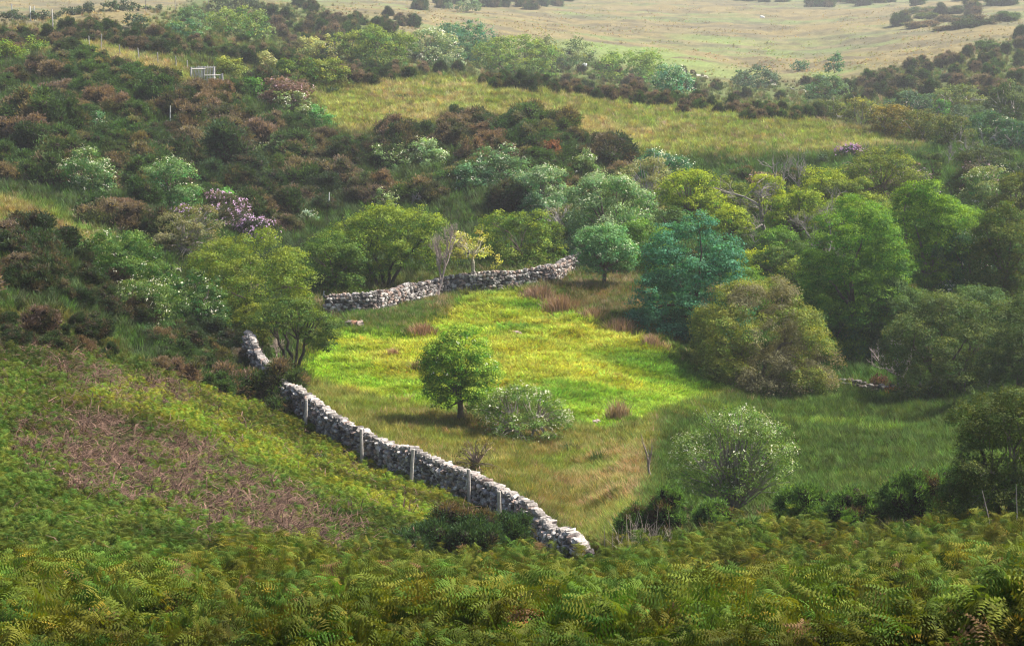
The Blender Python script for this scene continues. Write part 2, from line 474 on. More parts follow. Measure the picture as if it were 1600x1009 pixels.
def crown(lobes, leaf, n_leaf, r, tint, tips=None, clump=0.35, flat=0.55, per=26, tipz=0.25, aspect=0.6, zmin=-0.35, inner=0.25, rough=0.22, tvar=0.25, up=0.5, pale=None, pale_amt=0.0):
    nc = max(6, int(n_leaf / per))
    cp, cd = lobe_points(lobes, nc, r, zmin, inner, rough, int(r.integers(1, 999)))
    nc = len(cp)
    L = np.asarray(lobes, float)
    zlo, zhi = (L[:, 2] - L[:, 5]).min(), (L[:, 2] + L[:, 5]).max()
    tint = np.asarray(tint, float) * 1.5
    if tips is not None: tips = np.asarray(tips) * 1.25
    tc = tint[None, :] * (1 + tvar * r.normal(size=(nc, 1)) * 0.8).clip(0.4, 1.8)
    tc = tc * (1 + 0.10 * r.normal(size=(nc, 3)))
    if tips is not None:             # lighter young shoots, plus sunlit tops painted in: commoner on shoots facing upward
        pr = np.clip(tipz + 0.55 * cd[:, 2] + 0.25 * r.normal(size=nc), 0, 1)
        w = np.clip((pr - 0.25) * 1.3, 0, 1)[:, None]
        tc = tc * (1 - w) + np.asarray(tips)[None] * w * (1 + 0.15 * r.normal(size=(nc, 1)))
    if pale is not None:
        pm = fbm(cp[:, 0] * 0.8 + 3, cp[:, 2] * 0.9 + cp[:, 1] * 0.3, 77, 2) > (1 - pale_amt)
        tc[pm] = np.asarray(pale)[None] * (1 + 0.2 * r.normal(size=(pm.sum(), 1)))
    k = np.repeat(np.arange(nc), per)
    sz = clump * r.uniform(0.6, 1.35, nc)
    off = r.normal(size=(len(k), 3)) * np.array([1, 1, flat])
    off = off / (1 + 0.35 * np.linalg.norm(off, axis=1, keepdims=True))
    pos = cp[k] + off * sz[k][:, None]
    cn = unit(cd * 0.75 + np.array([0, 0, up]) + r.normal(size=(nc, 3)) * 0.30)
    nr = unit(cn[k] + r.normal(size=(len(k), 3)) * 0.38 + off * 0.45)
    ll = leaf * r.uniform(0.6, 1.35, len(k))
    tl = tc[k] * (1 + 0.18 * r.normal(size=(len(k), 1)))
    return leaves(pos, nr, ll, ll * aspect, np.clip(tl, 0.004, 0.9), r), cp, cd

def limb_path(a, b, r, sag=0.12, n=6):
    a = np.asarray(a, float); b = np.asarray(b, float)
    t = np.linspace(0, 1, n)[:, None]
    d = np.linalg.norm(b - a)
    p = a + (b - a) * t
    mid = np.array([0, 0, 1.0]) * d * sag + r.normal(size=3) * d * 0.07
    p = p + mid * (t * (1 - t) * 2.5)
    p[1:-1] += r.normal(size=(n - 2, 3)) * d * 0.025
    return p

def woody(mb, forks, targets, r, r0, col, sides=6):
    """limbs from the forks to clump centres in the crown"""
    for tg in targets:
        a = forks[int(r.integers(len(forks)))] if len(forks) > 1 else forks[0]
        if len(forks) > 1:
            dd = [np.linalg.norm(np.asarray(q) - tg) for q in forks]
            a = forks[int(np.argmin(dd))]
        p = limb_path(a, tg, r)
        rad = r0 * np.linspace(1, 0.18, len(p)) * r.uniform(0.6, 1.1)
        mb.tube(p, rad, np.asarray(col) * r.uniform(0.75, 1.25), sides)

def twig_tree(mb, base, height, spread, r, col, r0=0.09, depth=4, up=0.5, first=0.35, kids=(3, 5), lean=(0, 0)):
    """recursive bare branching"""
    def grow(p, d, ln, rad, lv):
        n = 4
        pts = [np.array(p, float)]
        dd = np.array(d, float)
        for i in range(n):
            dd = unit(dd + r.normal(size=3) * 0.16 + np.array([0, 0, up * 0.12]))
            pts.append(pts[-1] + dd * ln / n)
        mb.tube(pts, np.linspace(rad, rad * 0.5, n + 1), np.asarray(col) * r.uniform(0.75, 1.2), 5 if lv < 2 else 3)
        if lv >= depth: return
        for k in range(int(r.integers(kids[0], kids[1] + 1))):
            t = r.uniform(first if lv == 0 else 0.2, 1.0)
            i = min(int(t * n), n - 1); q = pts[i] + (pts[i + 1] - pts[i]) * (t * n - i)
            nd = unit(dd * 0.9 + r.normal(size=3) * spread + np.array([0, 0, up * 0.5]))
            grow(q, nd, ln * r.uniform(0.45, 0.75), rad * 0.55, lv + 1)
    grow(base, unit(np.array([lean[0], lean[1], 1.0])), height * 0.5, r0, 0)

# palettes (real leaf colours)
G_DARK = (0.030, 0.060, 0.014); G_MID = (0.055, 0.115, 0.018); G_LIME = (0.22, 0.30, 0.022)
G_YEL = (0.27, 0.30, 0.035); G_TEAL = (0.030, 0.105, 0.060); G_OLIVE = (0.085, 0.105, 0.022)
G_PALE = (0.17, 0.26, 0.12); BLOOM = (0.74, 0.74, 0.60); BARK = (0.13, 0.10, 0.08); BARKP = (0.30, 0.27, 0.24)
PINKG = (0.26, 0.20, 0.15)

NTREE = [0]
TREES_AT = []
def tree(px, py, W, H, label, cat='tree', name='tree', tint=G_MID, tips=None, lobes=None, bloom=0.0, bloomcol=BLOOM,
         trunk=0.18, stems=1, bark=BARK, leafpx=2.0, fill=6.0, flat=0.55, clump=None, group=None, d=None, aspect=0.6,
         zmin=-0.8, per=24, limbs=22, tipz=0.2, inner=0.25, rough=0.22, pale=None, pale_amt=0.0, lean=0.0, bushy=False, bloomname='blossom', tvar=0.25, bloompx=1.0, twigs=0, depth=0.8, bough=1.0, even=False, fork=None):
    """a tree or tall shrub: base under the photo point (px,py), W and H in photo pixels at that distance"""
    NTREE[0] += 1
    r = np.random.default_rng(1000 + NTREE[0])
    if d is None:
        loc, d = gpt(px, py)
    else:
        loc = Vector(at_d(px, d))
    TREES_AT.append((px, py, W, H))
    s = d / CT / F * 1.0
    s = math.sqrt(loc.x ** 2 + loc.y ** 2 + loc.z ** 2) / F
    w, h = W * s, H * s
    lf = leafpx * s * 1.5625
    if lobes is None:
        k = int(r.integers(4, 7))
        c0 = trunk
        lobes = [(0, 0, (1 + c0) / 2, 0.40, 0.40 * depth, (1 - c0) / 2)]
        for i in range(k):
            a = i * 2 * math.pi / k + r.uniform(-0.4, 0.4)
            lobes.append((0.27 * math.cos(a), 0.27 * math.sin(a) * depth, c0 + (1 - c0) * r.uniform(0.36, 0.66), 0.24, 0.24 * depth, (1 - c0) * r.uniform(0.26, 0.36)))
    if trunk < 0.13:                 # boughs down to the ground
        lobes = list(lobes)
        for i in range(5):
            a = -math.pi / 2 + (i - 2) * 0.7
            lobes.append((0.30 * math.cos(a), 0.30 * math.sin(a) * depth, 0.24, 0.17, 0.17, 0.22))
    LB = [(a * w, b * w, c * h, e * w, f_ * w, g * h) for a, b, c, e, f_, g in lobes]
    root = bpy.data.objects.new(name, None); COL.objects.link(root)
    root.location = loc; root.empty_display_size = 0.3
    tag(root, label, cat, group)
    MAIN = LB
    if even: limbs = min(limbs, 9)
    nb_ = int(np.clip(24 + 0.26 * W * H / 100 * bough, 22, 120))
    bp_, bd_ = lobe_points(MAIN, nb_, r, zmin, 0.15, rough, int(r.integers(99)))
    br = 1.0 * math.sqrt(min(sum(e * g for _, _, _, e, _, g in MAIN) * 1.95, w * h * 0.85) / nb_) * (1.18 if even else 1.0)
    SUB = [(p_[0] * 0.94, p_[1] * 0.94, p_[2] - br * 0.30, br * u1, br * u1, br * u2) for p_, u1, u2 in zip(bp_, r.uniform(0.65, 1.35, nb_) if not even else r.uniform(0.85, 1.12, nb_), r.uniform(0.55, 0.9, nb_) if not even else r.uniform(0.8, 1.0, nb_))]
    covered = sum(e * g for _, _, _, e, _, g in LB) * 3.14 * 0.62
    covered = min(covered, w * h * 0.85)
    n = int(1.45 * fill * covered / (lf * lf * aspect))
    n = min(n, 90000)
    cl = clump if clump else 0.022 * min(w, h) + lf * 1.3
    (v, f, c), cp, cd = crown(SUB, lf, n, r, tint, tips, cl, flat, per, tipz, aspect, -0.55, 0.08, rough, tvar, 0.55, pale, pale_amt)
    v[:, 2] = np.maximum(v[:, 2], 0.0)
    np_c = np_mesh('crown', v, f, 4, c)
    link('crown', np_c, M_LEAF, root)
    mb = MB()
    base = np.zeros(3)
    c0 = trunk * h
    zl = min(q[2] - q[5] for q in LB)
    forks = []
    r0 = max(0.035 * h, 0.05) if not bushy else 0.03 * h
    if bushy: r0 = max(0.02 * h, 0.03)
    for i in range(stems):
        a = i * 2 * math.pi / max(stems, 1) + 0.5
        spread = (0.0 if stems == 1 else 0.16) * w
        top = np.array([math.cos(a) * spread + lean * w, math.sin(a) * spread * 0.6, (max(c0, 0.12 * h) + 0.18 * h) if fork is None else fork * h])
        p = limb_path(base + np.array([math.cos(a), math.sin(a), 0]) * (0.02 * w if stems > 1 else 0) - np.array([0, 0, 0.15]), top, r, sag=0.05, n=6)
        rr = r0 * (1.0 if stems == 1 else 0.6)
        mb.tube(p, rr * np.linspace(1.25, 0.7, len(p)), np.asarray(bark) * r.uniform(0.8, 1.2), 8)
        forks.append(p[-1]); forks.append(p[-2])
    if len(cp):
        tg = cp[r.choice(len(cp), min(limbs, len(cp)), replace=False)]
        woody(mb, forks, tg, r, r0 * 0.5, bark)
        if twigs:
            tg = cp[r.choice(len(cp), min(twigs, len(cp)), replace=False)]
            woody(mb, forks, tg + unit(tg - forks[0]) * cl * r.uniform(0.3, 1.8, (len(tg), 1)), r, max(r0 * 0.2, s * 1.4), np.asarray(bark) * 1.5, 4)
    mb.build('trunk' if not bushy else 'stems', M_BARK, root)
    if bloom > 0:
        nb = int(bloom * covered / (lf * lf) * 0.8) + 16
        q = lobe_points(SUB, nb, r, -0.2, 0.05, rough, 3)
        bp, bd = q
        km = fbm(bp[:, 0] / (br * 1.3) + 7, bp[:, 2] / (br * 1.1) + bp[:, 1] / br * 0.5, NTREE[0], 2)
        kp = r.random(len(bp)) < (0.06 + 1.2 * sstep(0.46, 0.60, km + 0.08 * bd[:, 2]))
        bp, bd = bp[kp], bd[kp]
        pos = bp + bd * cl * 1.0
        kk = np.repeat(np.arange(len(pos)), 3)
        p3 = pos[kk] + r.normal(size=(len(kk), 3)) * lf * 0.45
        ll = lf * bloompx * r.uniform(0.35, 0.95, len(kk))
        tc = np.asarray(bloomcol)[None] * r.uniform(0.75, 1.1, (len(kk), 1))
        vv, ff, c2 = leaves(p3, unit(bd[kk] + r.normal(size=(len(kk), 3)) * 0.4 + [0, 0, 0.4]), ll, ll * 0.85, tc, r)
        link(bloomname, np_mesh(bloomname, vv, ff, 4, c2), M_BLOOM, root)
    return root, w, h, s

# ------------------------------------------------------------------ scattered ground cover (one object per kind of cover)
def scatter(name, protos, pts, yaw, scale, itint, label=None, tilt=0.12, seed=0, cat=None):
    """GN instances of unlinked prototype meshes on a cloud of points"""
    r = np.random.default_rng(seed)
    n = len(pts)
    me = bpy.data.meshes.new(name)
    me.vertices.add(n); me.vertices.foreach_set('co', np.ascontiguousarray(pts, np.float32).ravel())
    def at(nm, typ, data, key):
        a = me.attributes.new(nm, typ, 'POINT'); a.data.foreach_set(key, np.ascontiguousarray(data).ravel())
    rv = np.zeros((n, 3), np.float32); rv[:, 0] = r.normal(size=n) * tilt; rv[:, 1] = r.normal(size=n) * tilt; rv[:, 2] = yaw
    at('rv', 'FLOAT_VECTOR', rv, 'vector')
    at('sc', 'FLOAT', scale.astype(np.float32), 'value')
    ic = np.ones((n, 4), np.float32); ic[:, :3] = itint
    at('itint', 'FLOAT_COLOR', ic, 'color')
    at('pid', 'INT', r.integers(0, len(protos), n).astype(np.int32), 'value')
    o = bpy.data.objects.new(name, me); COL.objects.link(o)
    tag(o, label=label, cat=cat, kind='stuff')
    ng = bpy.data.node_groups.new(name, 'GeometryNodeTree')
    ng.interface.new_socket('Geometry', in_out='INPUT', socket_type='NodeSocketGeometry')
    ng.interface.new_socket('Geometry', in_out='OUTPUT', socket_type='NodeSocketGeometry')
    N, L = ng.nodes, ng.links
    gi = N.new('NodeGroupInput'); go = N.new('NodeGroupOutput')
    g2 = N.new('GeometryNodeJoinGeometry')
    for p in reversed(protos):
        oi = N.new('GeometryNodeObjectInfo'); oi.inputs['Object'].default_value = p; oi.inputs['As Instance'].default_value = True
        oi.transform_space = 'ORIGINAL'
        L.new(oi.outputs['Geometry'], g2.inputs[0])
    ip = N.new('GeometryNodeInstanceOnPoints'); ip.inputs['Pick Instance'].default_value = True
    def named(nm, typ):
        a = N.new('GeometryNodeInputNamedAttribute'); a.data_type = typ; a.inputs['Name'].default_value = nm
        return a.outputs['Attribute']
    L.new(gi.outputs[0], ip.inputs['Points']); L.new(g2.outputs[0], ip.inputs['Instance'])
    L.new(named('pid', 'INT'), ip.inputs['Instance Index'])
    er = N.new('FunctionNodeEulerToRotation'); L.new(named('rv', 'FLOAT_VECTOR'), er.inputs[0]); L.new(er.outputs[0], ip.inputs['Rotation'])
    L.new(named('sc', 'FLOAT'), ip.inputs['Scale'])
    L.new(ip.outputs[0], go.inputs[0])
    md = o.modifiers.new('scatter', 'NODES'); md.node_group = ng
    return o

def proto(name, me, mat):
    me.materials.append(mat)
    return bpy.data.objects.new(name, me)

def fern_mesh(r, fronds=4, H=0.85, brown=False, spread=0.35):
    """bracken: upright stipes, each carrying a wide triangular frond of paired pinnae cut into pinnules"""
    V = []; C = []
    base_g = np.array([1.0, 1.0, 1.0])
    for k in range(fronds):
        az = k * 2 * math.pi / fronds + r.uniform(-0.6, 0.6)
        dirh = np.array([math.cos(az), math.sin(az), 0.0])
        h = H * r.uniform(0.6, 1.1); reach = H * r.uniform(0.22, 0.62); curl = r.uniform(0.08, 0.35)
        n = 17
        t = np.linspace(0, 1, n)
        # climbs, then arches over and droops at the tip
        z = h * (1 - (1 - np.clip(t / 0.72, 0, 1)) ** 1.8) - h * curl * np.clip((t - 0.66) / 0.34, 0, 1) ** 1.6
        rr = reach * t ** 1.9
        P = dirh[None] * rr[:, None] + np.array([0, 0, 1])[None] * z[:, None] + r.normal(size=3) * 0.02
        side = np.array([-dirh[1], dirh[0], 0])
        T = np.gradient(P, axis=0); T = unit(T)
        up = unit(np.cross(T, side[None]) * -1)
        # stipe as thin ribbon
        for i in range(n - 1):
            w0 = 0.006 * (1 - 0.6 * t[i])
            V.append(np.array([P[i] - side * w0, P[i] + side * w0, P[i + 1] + side * w0 * 0.9, P[i + 1] - side * w0 * 0.9]))
            C.append(np.tile([0.75, 0.62, 0.5] if not brown else [1, 0.9, 0.8], (4, 1)))
        m = 10
        ts = np.linspace(0.40, 0.98, m)
        for j, tt in enumerate(ts):
            p = np.array([np.interp(tt, t, P[:, q]) for q in range(3)])
            Tn = unit(np.array([np.interp(tt, t, T[:, q]) for q in range(3)]))
            U = unit(np.array([np.interp(tt, t, up[:, q]) for q in range(3)]))
            if U[2] < 0: U = -U
            ln = 0.27 * H * (1 - (tt - 0.40) / 0.62) ** 0.8 * r.uniform(0.8, 1.15) + 0.015
            tipc = base_g * (1.0 + 0.25 * (tt - 0.5)) * r.uniform(0.85, 1.15)
            if tt > 0.88 and not brown: tipc = tipc * np.array([1.7, 1.15, 0.9])
            for sg in (-1, 1):
                if r.random() < 0.05: continue
                D = unit(side * sg * 0.93 + Tn * 0.35 + U * r.normal(0.05, 0.22) + r.normal(size=3) * 0.10)
                D2 = unit(np.cross(U, D))
                npn = max(3, int(ln / 0.030))
                npn = min(npn, 8)
                for q in range(npn):
                    u = (q + 0.3) / npn
                    drop = -U * ln * 0.30 * u * u
                    b0 = p + D * ln * u + drop
                    pw = ln / npn * 0.55
                    pl = 0.17 * ln * (1 - u) ** 0.8 + 0.008
                    for s2 in (-1, 1):
                        e = b0 + D2 * s2 * pl + D * pl * 0.35 - U * pl * 0.12
                        V.append(np.array([b0 - D * pw * 0.5, b0 + D * pw * 0.5, e + D * pw * 0.25, e - D * pw * 0.1]))
                        C.append(np.tile(tipc * r.uniform(0.85, 1.15), (4, 1)))
    v = np.concatenate(V); c = np.concatenate(C)
    f = np.arange(len(v)).reshape(-1, 4)
    return np_mesh('fern_plant', v, f, 4, c)

def tuft_mesh(r, blades=34, H=0.34, R=0.16, w=0.014, droop=0.6, name='grass_tuft', seedy=0.0):
    V = []; C = []
    for k in range(blades):
        a = r.uniform(0, 2 * math.pi); q = R * math.sqrt(r.random())
        b = np.array([math.cos(a) * q, math.sin(a) * q, -0.03])
        d = unit(np.array([math.cos(a), math.sin(a), 0]) * q / R + r.normal(size=3) * [0.5, 0.5, 0])
        d[2] = 0
        h = H * r.uniform(0.5, 1.15)
        s = np.array([-d[1], d[0], 0]) * w * r.uniform(0.7, 1.3)
        if np.linalg.norm(s) < 1e-3: s = np.array([w, 0, 0])
        p1 = b + np.array([0, 0, h * 0.6]) + d * h * droop * 0.25
        p2 = b + np.array([0, 0, h * 0.95]) + d * h * droop
        V.append(np.array([b - s, b + s, p1 + s * 0.7, p1 - s * 0.7])); V.append(np.array([p1 - s * 0.7, p1 + s * 0.7, p2 + s * 0.12, p2 - s * 0.12]))
        col = np.array([1, 1, 1.0]) * r.uniform(0.7, 1.3)
        C.append(np.tile(col, (4, 1)))
        c2 = col * (1.15 if seedy == 0 else 1.0); c2 = c2 * (1 - seedy) + np.array([1.6, 1.15, 1.3]) * seedy
        C.append(np.tile(c2, (4, 1)))
    v = np.concatenate(V); c = np.concatenate(C)
    return np_mesh(name, v, np.arange(len(v)).reshape(-1, 4), 4, c)

def litter_mesh(r, n=60, R=0.4, name='dead_frond_litter'):
    """collapsed brown fronds: thin arching stalks and shreds"""
    mb = MB()
    for k in range(n):
        p = np.array([r.uniform(-R, R), r.uniform(-R, R), r.uniform(0, 0.10)])
        a = r.uniform(0, 2 * math.pi); ln = r.uniform(0.15, 0.55)
        d = np.array([math.cos(a), math.sin(a), r.uniform(-0.1, 0.5)])
        q = p + d * ln; m = (p + q) / 2 + np.array([0, 0, r.uniform(0.02, 0.12)])
        s = np.array([-d[1], d[0], 0]) * r.uniform(0.006, 0.016)
        up = np.array([0, 0, 0.008])
        c = np.array([1, 1, 1]) * r.uniform(0.5, 1.7)
        mb.add([p - s, p + s, m + s + up, m - s + up], [[0, 1, 2, 3]], c)
        mb.add([m - s + up, m + s + up, q + s * 0.3, q - s * 0.3], [[0, 1, 2, 3]], c)
    return mb.mesh(name)

def gorse_lobes(r):
    L = [(0, 0, 0.30, 0.38, 0.38, 0.34)]
    for i in range(int(r.integers(14, 20))):
        a = r.uniform(0, 2 * math.pi); q = 0.46 * math.sqrt(r.random())
        rr = r.uniform(0.09, 0.16)
        L.append((q * math.cos(a), q * math.sin(a), (0.80 - 1.6 * q * q) * r.uniform(0.6, 1.12), rr, rr, rr * r.uniform(0.75, 1.1)))
    return L

def gorse_mesh(r, n, leaf, green, brown, brown_amt=0.4, lobes=None, size=(1, 1, 1), name='gorse_bush', spike=0.28, flowers=0.0):
    """a unit gorse bush (1 m wide, 1 m tall before scaling): a dense spiny dome of short upright shoots"""
    lobes = lobes or gorse_lobes(r)
    lobes = [(a * size[0], b * size[1], c * size[2], d_ * size[0], e * size[1], f * size[2]) for a, b, c, d_, e, f in lobes]
    per = 9
    nc = n // per
    cp, cd = lobe_points(lobes, nc, r, -0.5, 0.12, 0.25, int(r.integers(999)))
    nc = len(cp)
    g = np.asarray(green, float)[None] * (1 + 0.3 * r.normal(size=(nc, 1))).clip(0.4, 1.9)
    bn = fbm(cp[:, 0] * 3.1 / size[0] + 9, cp[:, 1] * 3.1 / size[1] + cp[:, 2] * 2 / size[2], int(r.integers(99)), 3)
    wb = sstep(0.70 - brown_amt * 0.45, 0.80 - brown_amt * 0.45, bn + 0.10 * cd[:, 2] - 0.03)
    b = np.asarray(brown, float)[None] * (1 + 0.3 * r.normal(size=(nc, 1))).clip(0.4, 1.9)
    tc = g * (1 - wb[:, None]) + b * wb[:, None]
    k = np.repeat(np.arange(nc), per)
    pos = cp[k] + r.normal(size=(len(k), 3)) * leaf * 0.9
    # shoots: narrow blades pointing outwards and upwards
    ax = unit(cd[k] + np.array([0, 0, 0.6]) + r.normal(size=(len(k), 3)) * 0.5)
    sd = unit(np.cross(ax, r.normal(size=(len(k), 3))))
    ll = leaf * r.uniform(0.7, 1.5, len(k))[:, None]; ww = ll * spike
    v = np.stack([pos - sd * ww * 0.5, pos + sd * ww * 0.5, pos + ax * ll + sd * ww * 0.25, pos + ax * ll - sd * ww * 0.25], 1).reshape(-1, 3)
    c = np.repeat(np.clip(tc[k] * (1 + 0.2 * r.normal(size=(len(k), 1))), 0.003, 0.9), 4, axis=0)
    if flowers > 0:
        m = np.repeat(r.random(len(k)) < flowers, 4); c[m] = [0.5, 0.36, 0.03]
    f = np.arange(len(v)).reshape(-1, 4)
    # woody heart of the bush so that no light falls straight through
    V = [v]; Fs = [f]; Cs = [c]; nb = len(v)
    for a, b_, cc, d_, e, g_ in lobes:
        th = np.linspace(0, 2 * math.pi, 11)[:-1]; ph = np.linspace(0.08, math.pi - 0.08, 7)
        TT, PP = np.meshgrid(th, ph, indexing='ij')
        q = 0.80
        vv = np.stack([a + d_ * q * np.sin(PP) * np.cos(TT), b_ + e * q * np.sin(PP) * np.sin(TT), cc + g_ * q * np.cos(PP)], -1)
        vv = vv.reshape(-1, 3); idx = np.arange(70).reshape(10, 7)
        ff = np.stack([idx[:, :-1], np.roll(idx, -1, 0)[:, :-1], np.roll(idx, -1, 0)[:, 1:], idx[:, 1:]], -1).reshape(-1, 4)
        V.append(vv); Fs.append(ff + nb); nb += 70
        Cs.append(np.tile(np.array([0.035, 0.028, 0.018]), (70, 1)))
    v = np.concatenate(V); v[:, 2] = np.maximum(v[:, 2], -0.05)
    return np_mesh(name, v, np.concatenate(Fs), 4, np.concatenate(Cs))

def pts_in(zone_names, n, r, thresh=0.5, excl=(), dens=None, pxr=(-420, 2020), pyr=(-8, 1060)):
    """points spread evenly over the ground of those zones, as (px, distance); the cover runs on beyond the frame"""
    n = int(n * (pxr[1] - pxr[0]) / 1720.0)
    PXs = []; Ds = []
    got = 0
    for _ in range(60):
        px = r.uniform(*pxr, n * 2); py = r.uniform(*pyr, n * 2)
        w = np.zeros(len(px))
        for z_ in zone_names: w = np.maximum(w, zone(z_, px, py))
        for z_ in excl: w = w * (1 - zone(z_, px, py))
        if dens is not None: w = w * dens(px, py)
        k = r.random(len(px)) < np.clip(w, 0, 1) * (w > 0.05)
        px, py = px[k], py[k]
        PXs.append(px); Ds.append(first_d(px, py)); got += len(px)
        if got >= n: break
    px = np.concatenate(PXs)[:n]; d = np.concatenate(Ds)[:n]
    d = d * (1 + r.normal(size=len(d)) * 0.004)
    return px, d
# ================================================================== dry-stone walls
STONE_COLS = [((0.52, 0.48, 0.45), 3), ((0.29, 0.265, 0.255), 4), ((0.15, 0.137, 0.13), 3), ((0.35, 0.26, 0.22), 2.5), ((0.07, 0.06, 0.06), 2)]
def stone_template():
    g = np.linspace(-1, 1, 4)
    V = {}; vs = []; fs = []
    def vid(p):
        k = tuple(np.round(p, 4))
        if k not in V: V[k] = len(vs); vs.append(p)
        return V[k]
    for ax in range(3):
        for sg in (-1, 1):
            for i in range(3):
                for j in range(3):
                    q = []
                    for a, b in ((i, j), (i + 1, j), (i + 1, j + 1), (i, j + 1)):
                        p = [0, 0, 0]; p[ax] = sg; p[(ax + 1) % 3] = g[a]; p[(ax + 2) % 3] = g[b]
                        q.append(vid(tuple(p)))
                    fs.append(q if sg > 0 else q[::-1])
    v = np.array(vs, float)
    nrm = (np.abs(v) ** 4).sum(1) ** 0.25
    return v / nrm[:, None], np.array(fs)
ST_V, ST_F = stone_template()

def add_stone(mb, c, size, r, yaw=0.0, col=None, tilt=0.35):
    v = ST_V * (1 + 0.16 * r.normal(size=(len(ST_V), 1)).clip(-1.2, 1.2))
    v = v * np.asarray(size) * 0.5
    a, b = r.normal() * tilt, yaw + r.normal() * 0.25
    ca, sa = math.cos(a), math.sin(a)
    v = v @ np.array([[ca, 0, -sa], [0, 1, 0], [sa, 0, ca]])
    ca, sa = math.cos(b), math.sin(b)
    v = v @ np.array([[ca, sa, 0], [-sa, ca, 0], [0, 0, 1]])
    if col is None:
        w = np.array([x[1] for x in STONE_COLS], float)
        col = np.array(STONE_COLS[r.choice(len(w), p=w / w.sum())][0]) * r.uniform(0.8, 1.15)
    mb.add(v + np.asarray(c), ST_F, col)

def ground_at_xy(x, y):
    px = np.full(np.shape(x), 800.0) + 0 * np.asarray(x)
    for _ in range(4):
        z = ground_z(px, y)
        px = CX + F * x / (y * CT - z * ST)
    return ground_z(px, y)

def wall_path(pts):
    P = []
    for p in pts:
        P.append(np.array(at_d(p[0], p[2])) if len(p) == 3 else np.array(gpt(p[0], p[1])[0]))
    P = np.array(P)
    seg = np.concatenate([[0], np.cumsum(np.linalg.norm(np.diff(P[:, :2], axis=0), axis=1))])
    s = np.arange(0, seg[-1], 0.1)
    x = np.interp(s, seg, P[:, 0]); y = np.interp(s, seg, P[:, 1])
    for _ in range(8):
        x[1:-1] = (x[:-2] + 2 * x[1:-1] + x[2:]) / 4; y[1:-1] = (y[:-2] + 2 * y[1:-1] + y[2:]) / 4
    z = ground_at_xy(x, y)
    z = np.convolve(np.pad(z, 7, mode='edge'), np.ones(15) / 15, 'valid')
    return s, x, y, z

def drystone(pts, height, label, seed, width=0.45, smin=0.13, smax=0.30, cope=(0.34, 0.30, 0.26), cope_col=None, darken=1.0, hfun=None, group=None):
    r = np.random.default_rng(seed)
    s, x, y, z = wall_path(pts)
    L = s[-1]
    tx = np.gradient(x, s); ty = np.gradient(y, s)
    hh = height * (1 + 0.10 * (fbm(s / 2.5, s * 0 + seed, seed, 2) - 0.5) * 2)
    if hfun is not None: hh = hh * hfun(s / L)
    root = bpy.data.objects.new('stone_wall', None); COL.objects.link(root)
    root.location = (x[0], y[0], z[0])
    tag(root, label, 'wall', group)
    org = np.array([x[0], y[0], z[0]])
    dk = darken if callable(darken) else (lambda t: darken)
    face = MB()
    for side in (-1, 1):
        zz = 0.0
        while zz < height * 1.15:
            rowh = r.uniform(smin, smin * 1.5)
            q = r.uniform(0, 0.2)
            while q < L:
                ln = r.uniform(smin, smax)
                h0 = np.interp(q, s, hh)
                if zz + rowh * 0.5 < h0:
                    X, Y, Z0 = np.interp(q, s, x), np.interp(q, s, y), np.interp(q, s, z)
                    a, b = np.interp(q, s, tx), np.interp(q, s, ty)
                    batter = width * (0.5 - 0.18 * zz / max(h0, 0.1)) + r.normal() * 0.025
                    c = np.array([X - b * side * batter, Y + a * side * batter, Z0 + zz + rowh * 0.4 + r.normal() * 0.02]) - org
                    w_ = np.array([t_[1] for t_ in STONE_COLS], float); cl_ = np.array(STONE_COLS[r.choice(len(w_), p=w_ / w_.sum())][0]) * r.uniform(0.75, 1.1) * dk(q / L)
                    add_stone(face, c, (ln * 1.1, r.uniform(0.16, 0.26), rowh * r.uniform(0.6, 1.1)), r, math.atan2(b, a), cl_)
                q += ln * 0.96
            zz += rowh * 0.92
    # plain dark core added to block light between the stones
    n = len(s)
    core = []
    for side in (-1, 1):
        for top in (0, 1):
            w = width * (0.34 if not top else 0.22)
            core.append(np.stack([x - ty * side * w, y + tx * side * w, z - 0.2 + top * (hh * 0.94 + 0.16)], -1) - org)
    cv = np.concatenate(core); f = []
    i = np.arange(n - 1)
    for a, b in ((0, 1), (1, 3), (3, 2)):
        f.append(np.stack([a * n + i, a * n + i + 1, b * n + i + 1, b * n + i], -1))
    f.append(np.array([[0, n, 3 * n, 2 * n], [n - 1, 2 * n - 1, 4 * n - 1, 3 * n - 1]]))
    face.add(cv, np.concatenate(f), (0.07, 0.065, 0.06))
    face.build('wall_face', M_STONE, root)
    cp = MB(); q = 0.0
    while q < L:
        ln = r.uniform(cope[2] * 0.45, cope[2] * 1.15)
        X, Y, Z0 = np.interp(q, s, x), np.interp(q, s, y), np.interp(q, s, z) + np.interp(q, s, hh)
        a, b = np.interp(q, s, tx), np.interp(q, s, ty)
        sc = r.uniform(0.75, 1.25)
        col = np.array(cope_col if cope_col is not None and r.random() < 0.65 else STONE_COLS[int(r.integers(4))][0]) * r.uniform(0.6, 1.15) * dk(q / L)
        add_stone(cp, np.array([X + r.normal() * 0.03, Y + r.normal() * 0.03, Z0 + 0.07 * sc]) - org, (ln * 1.1, cope[0] * sc, cope[1] * sc), r, math.atan2(b, a), col, 0.5)
        q += ln * 0.9
    cp.build('coping_stones', M_STONE, root)
    return root

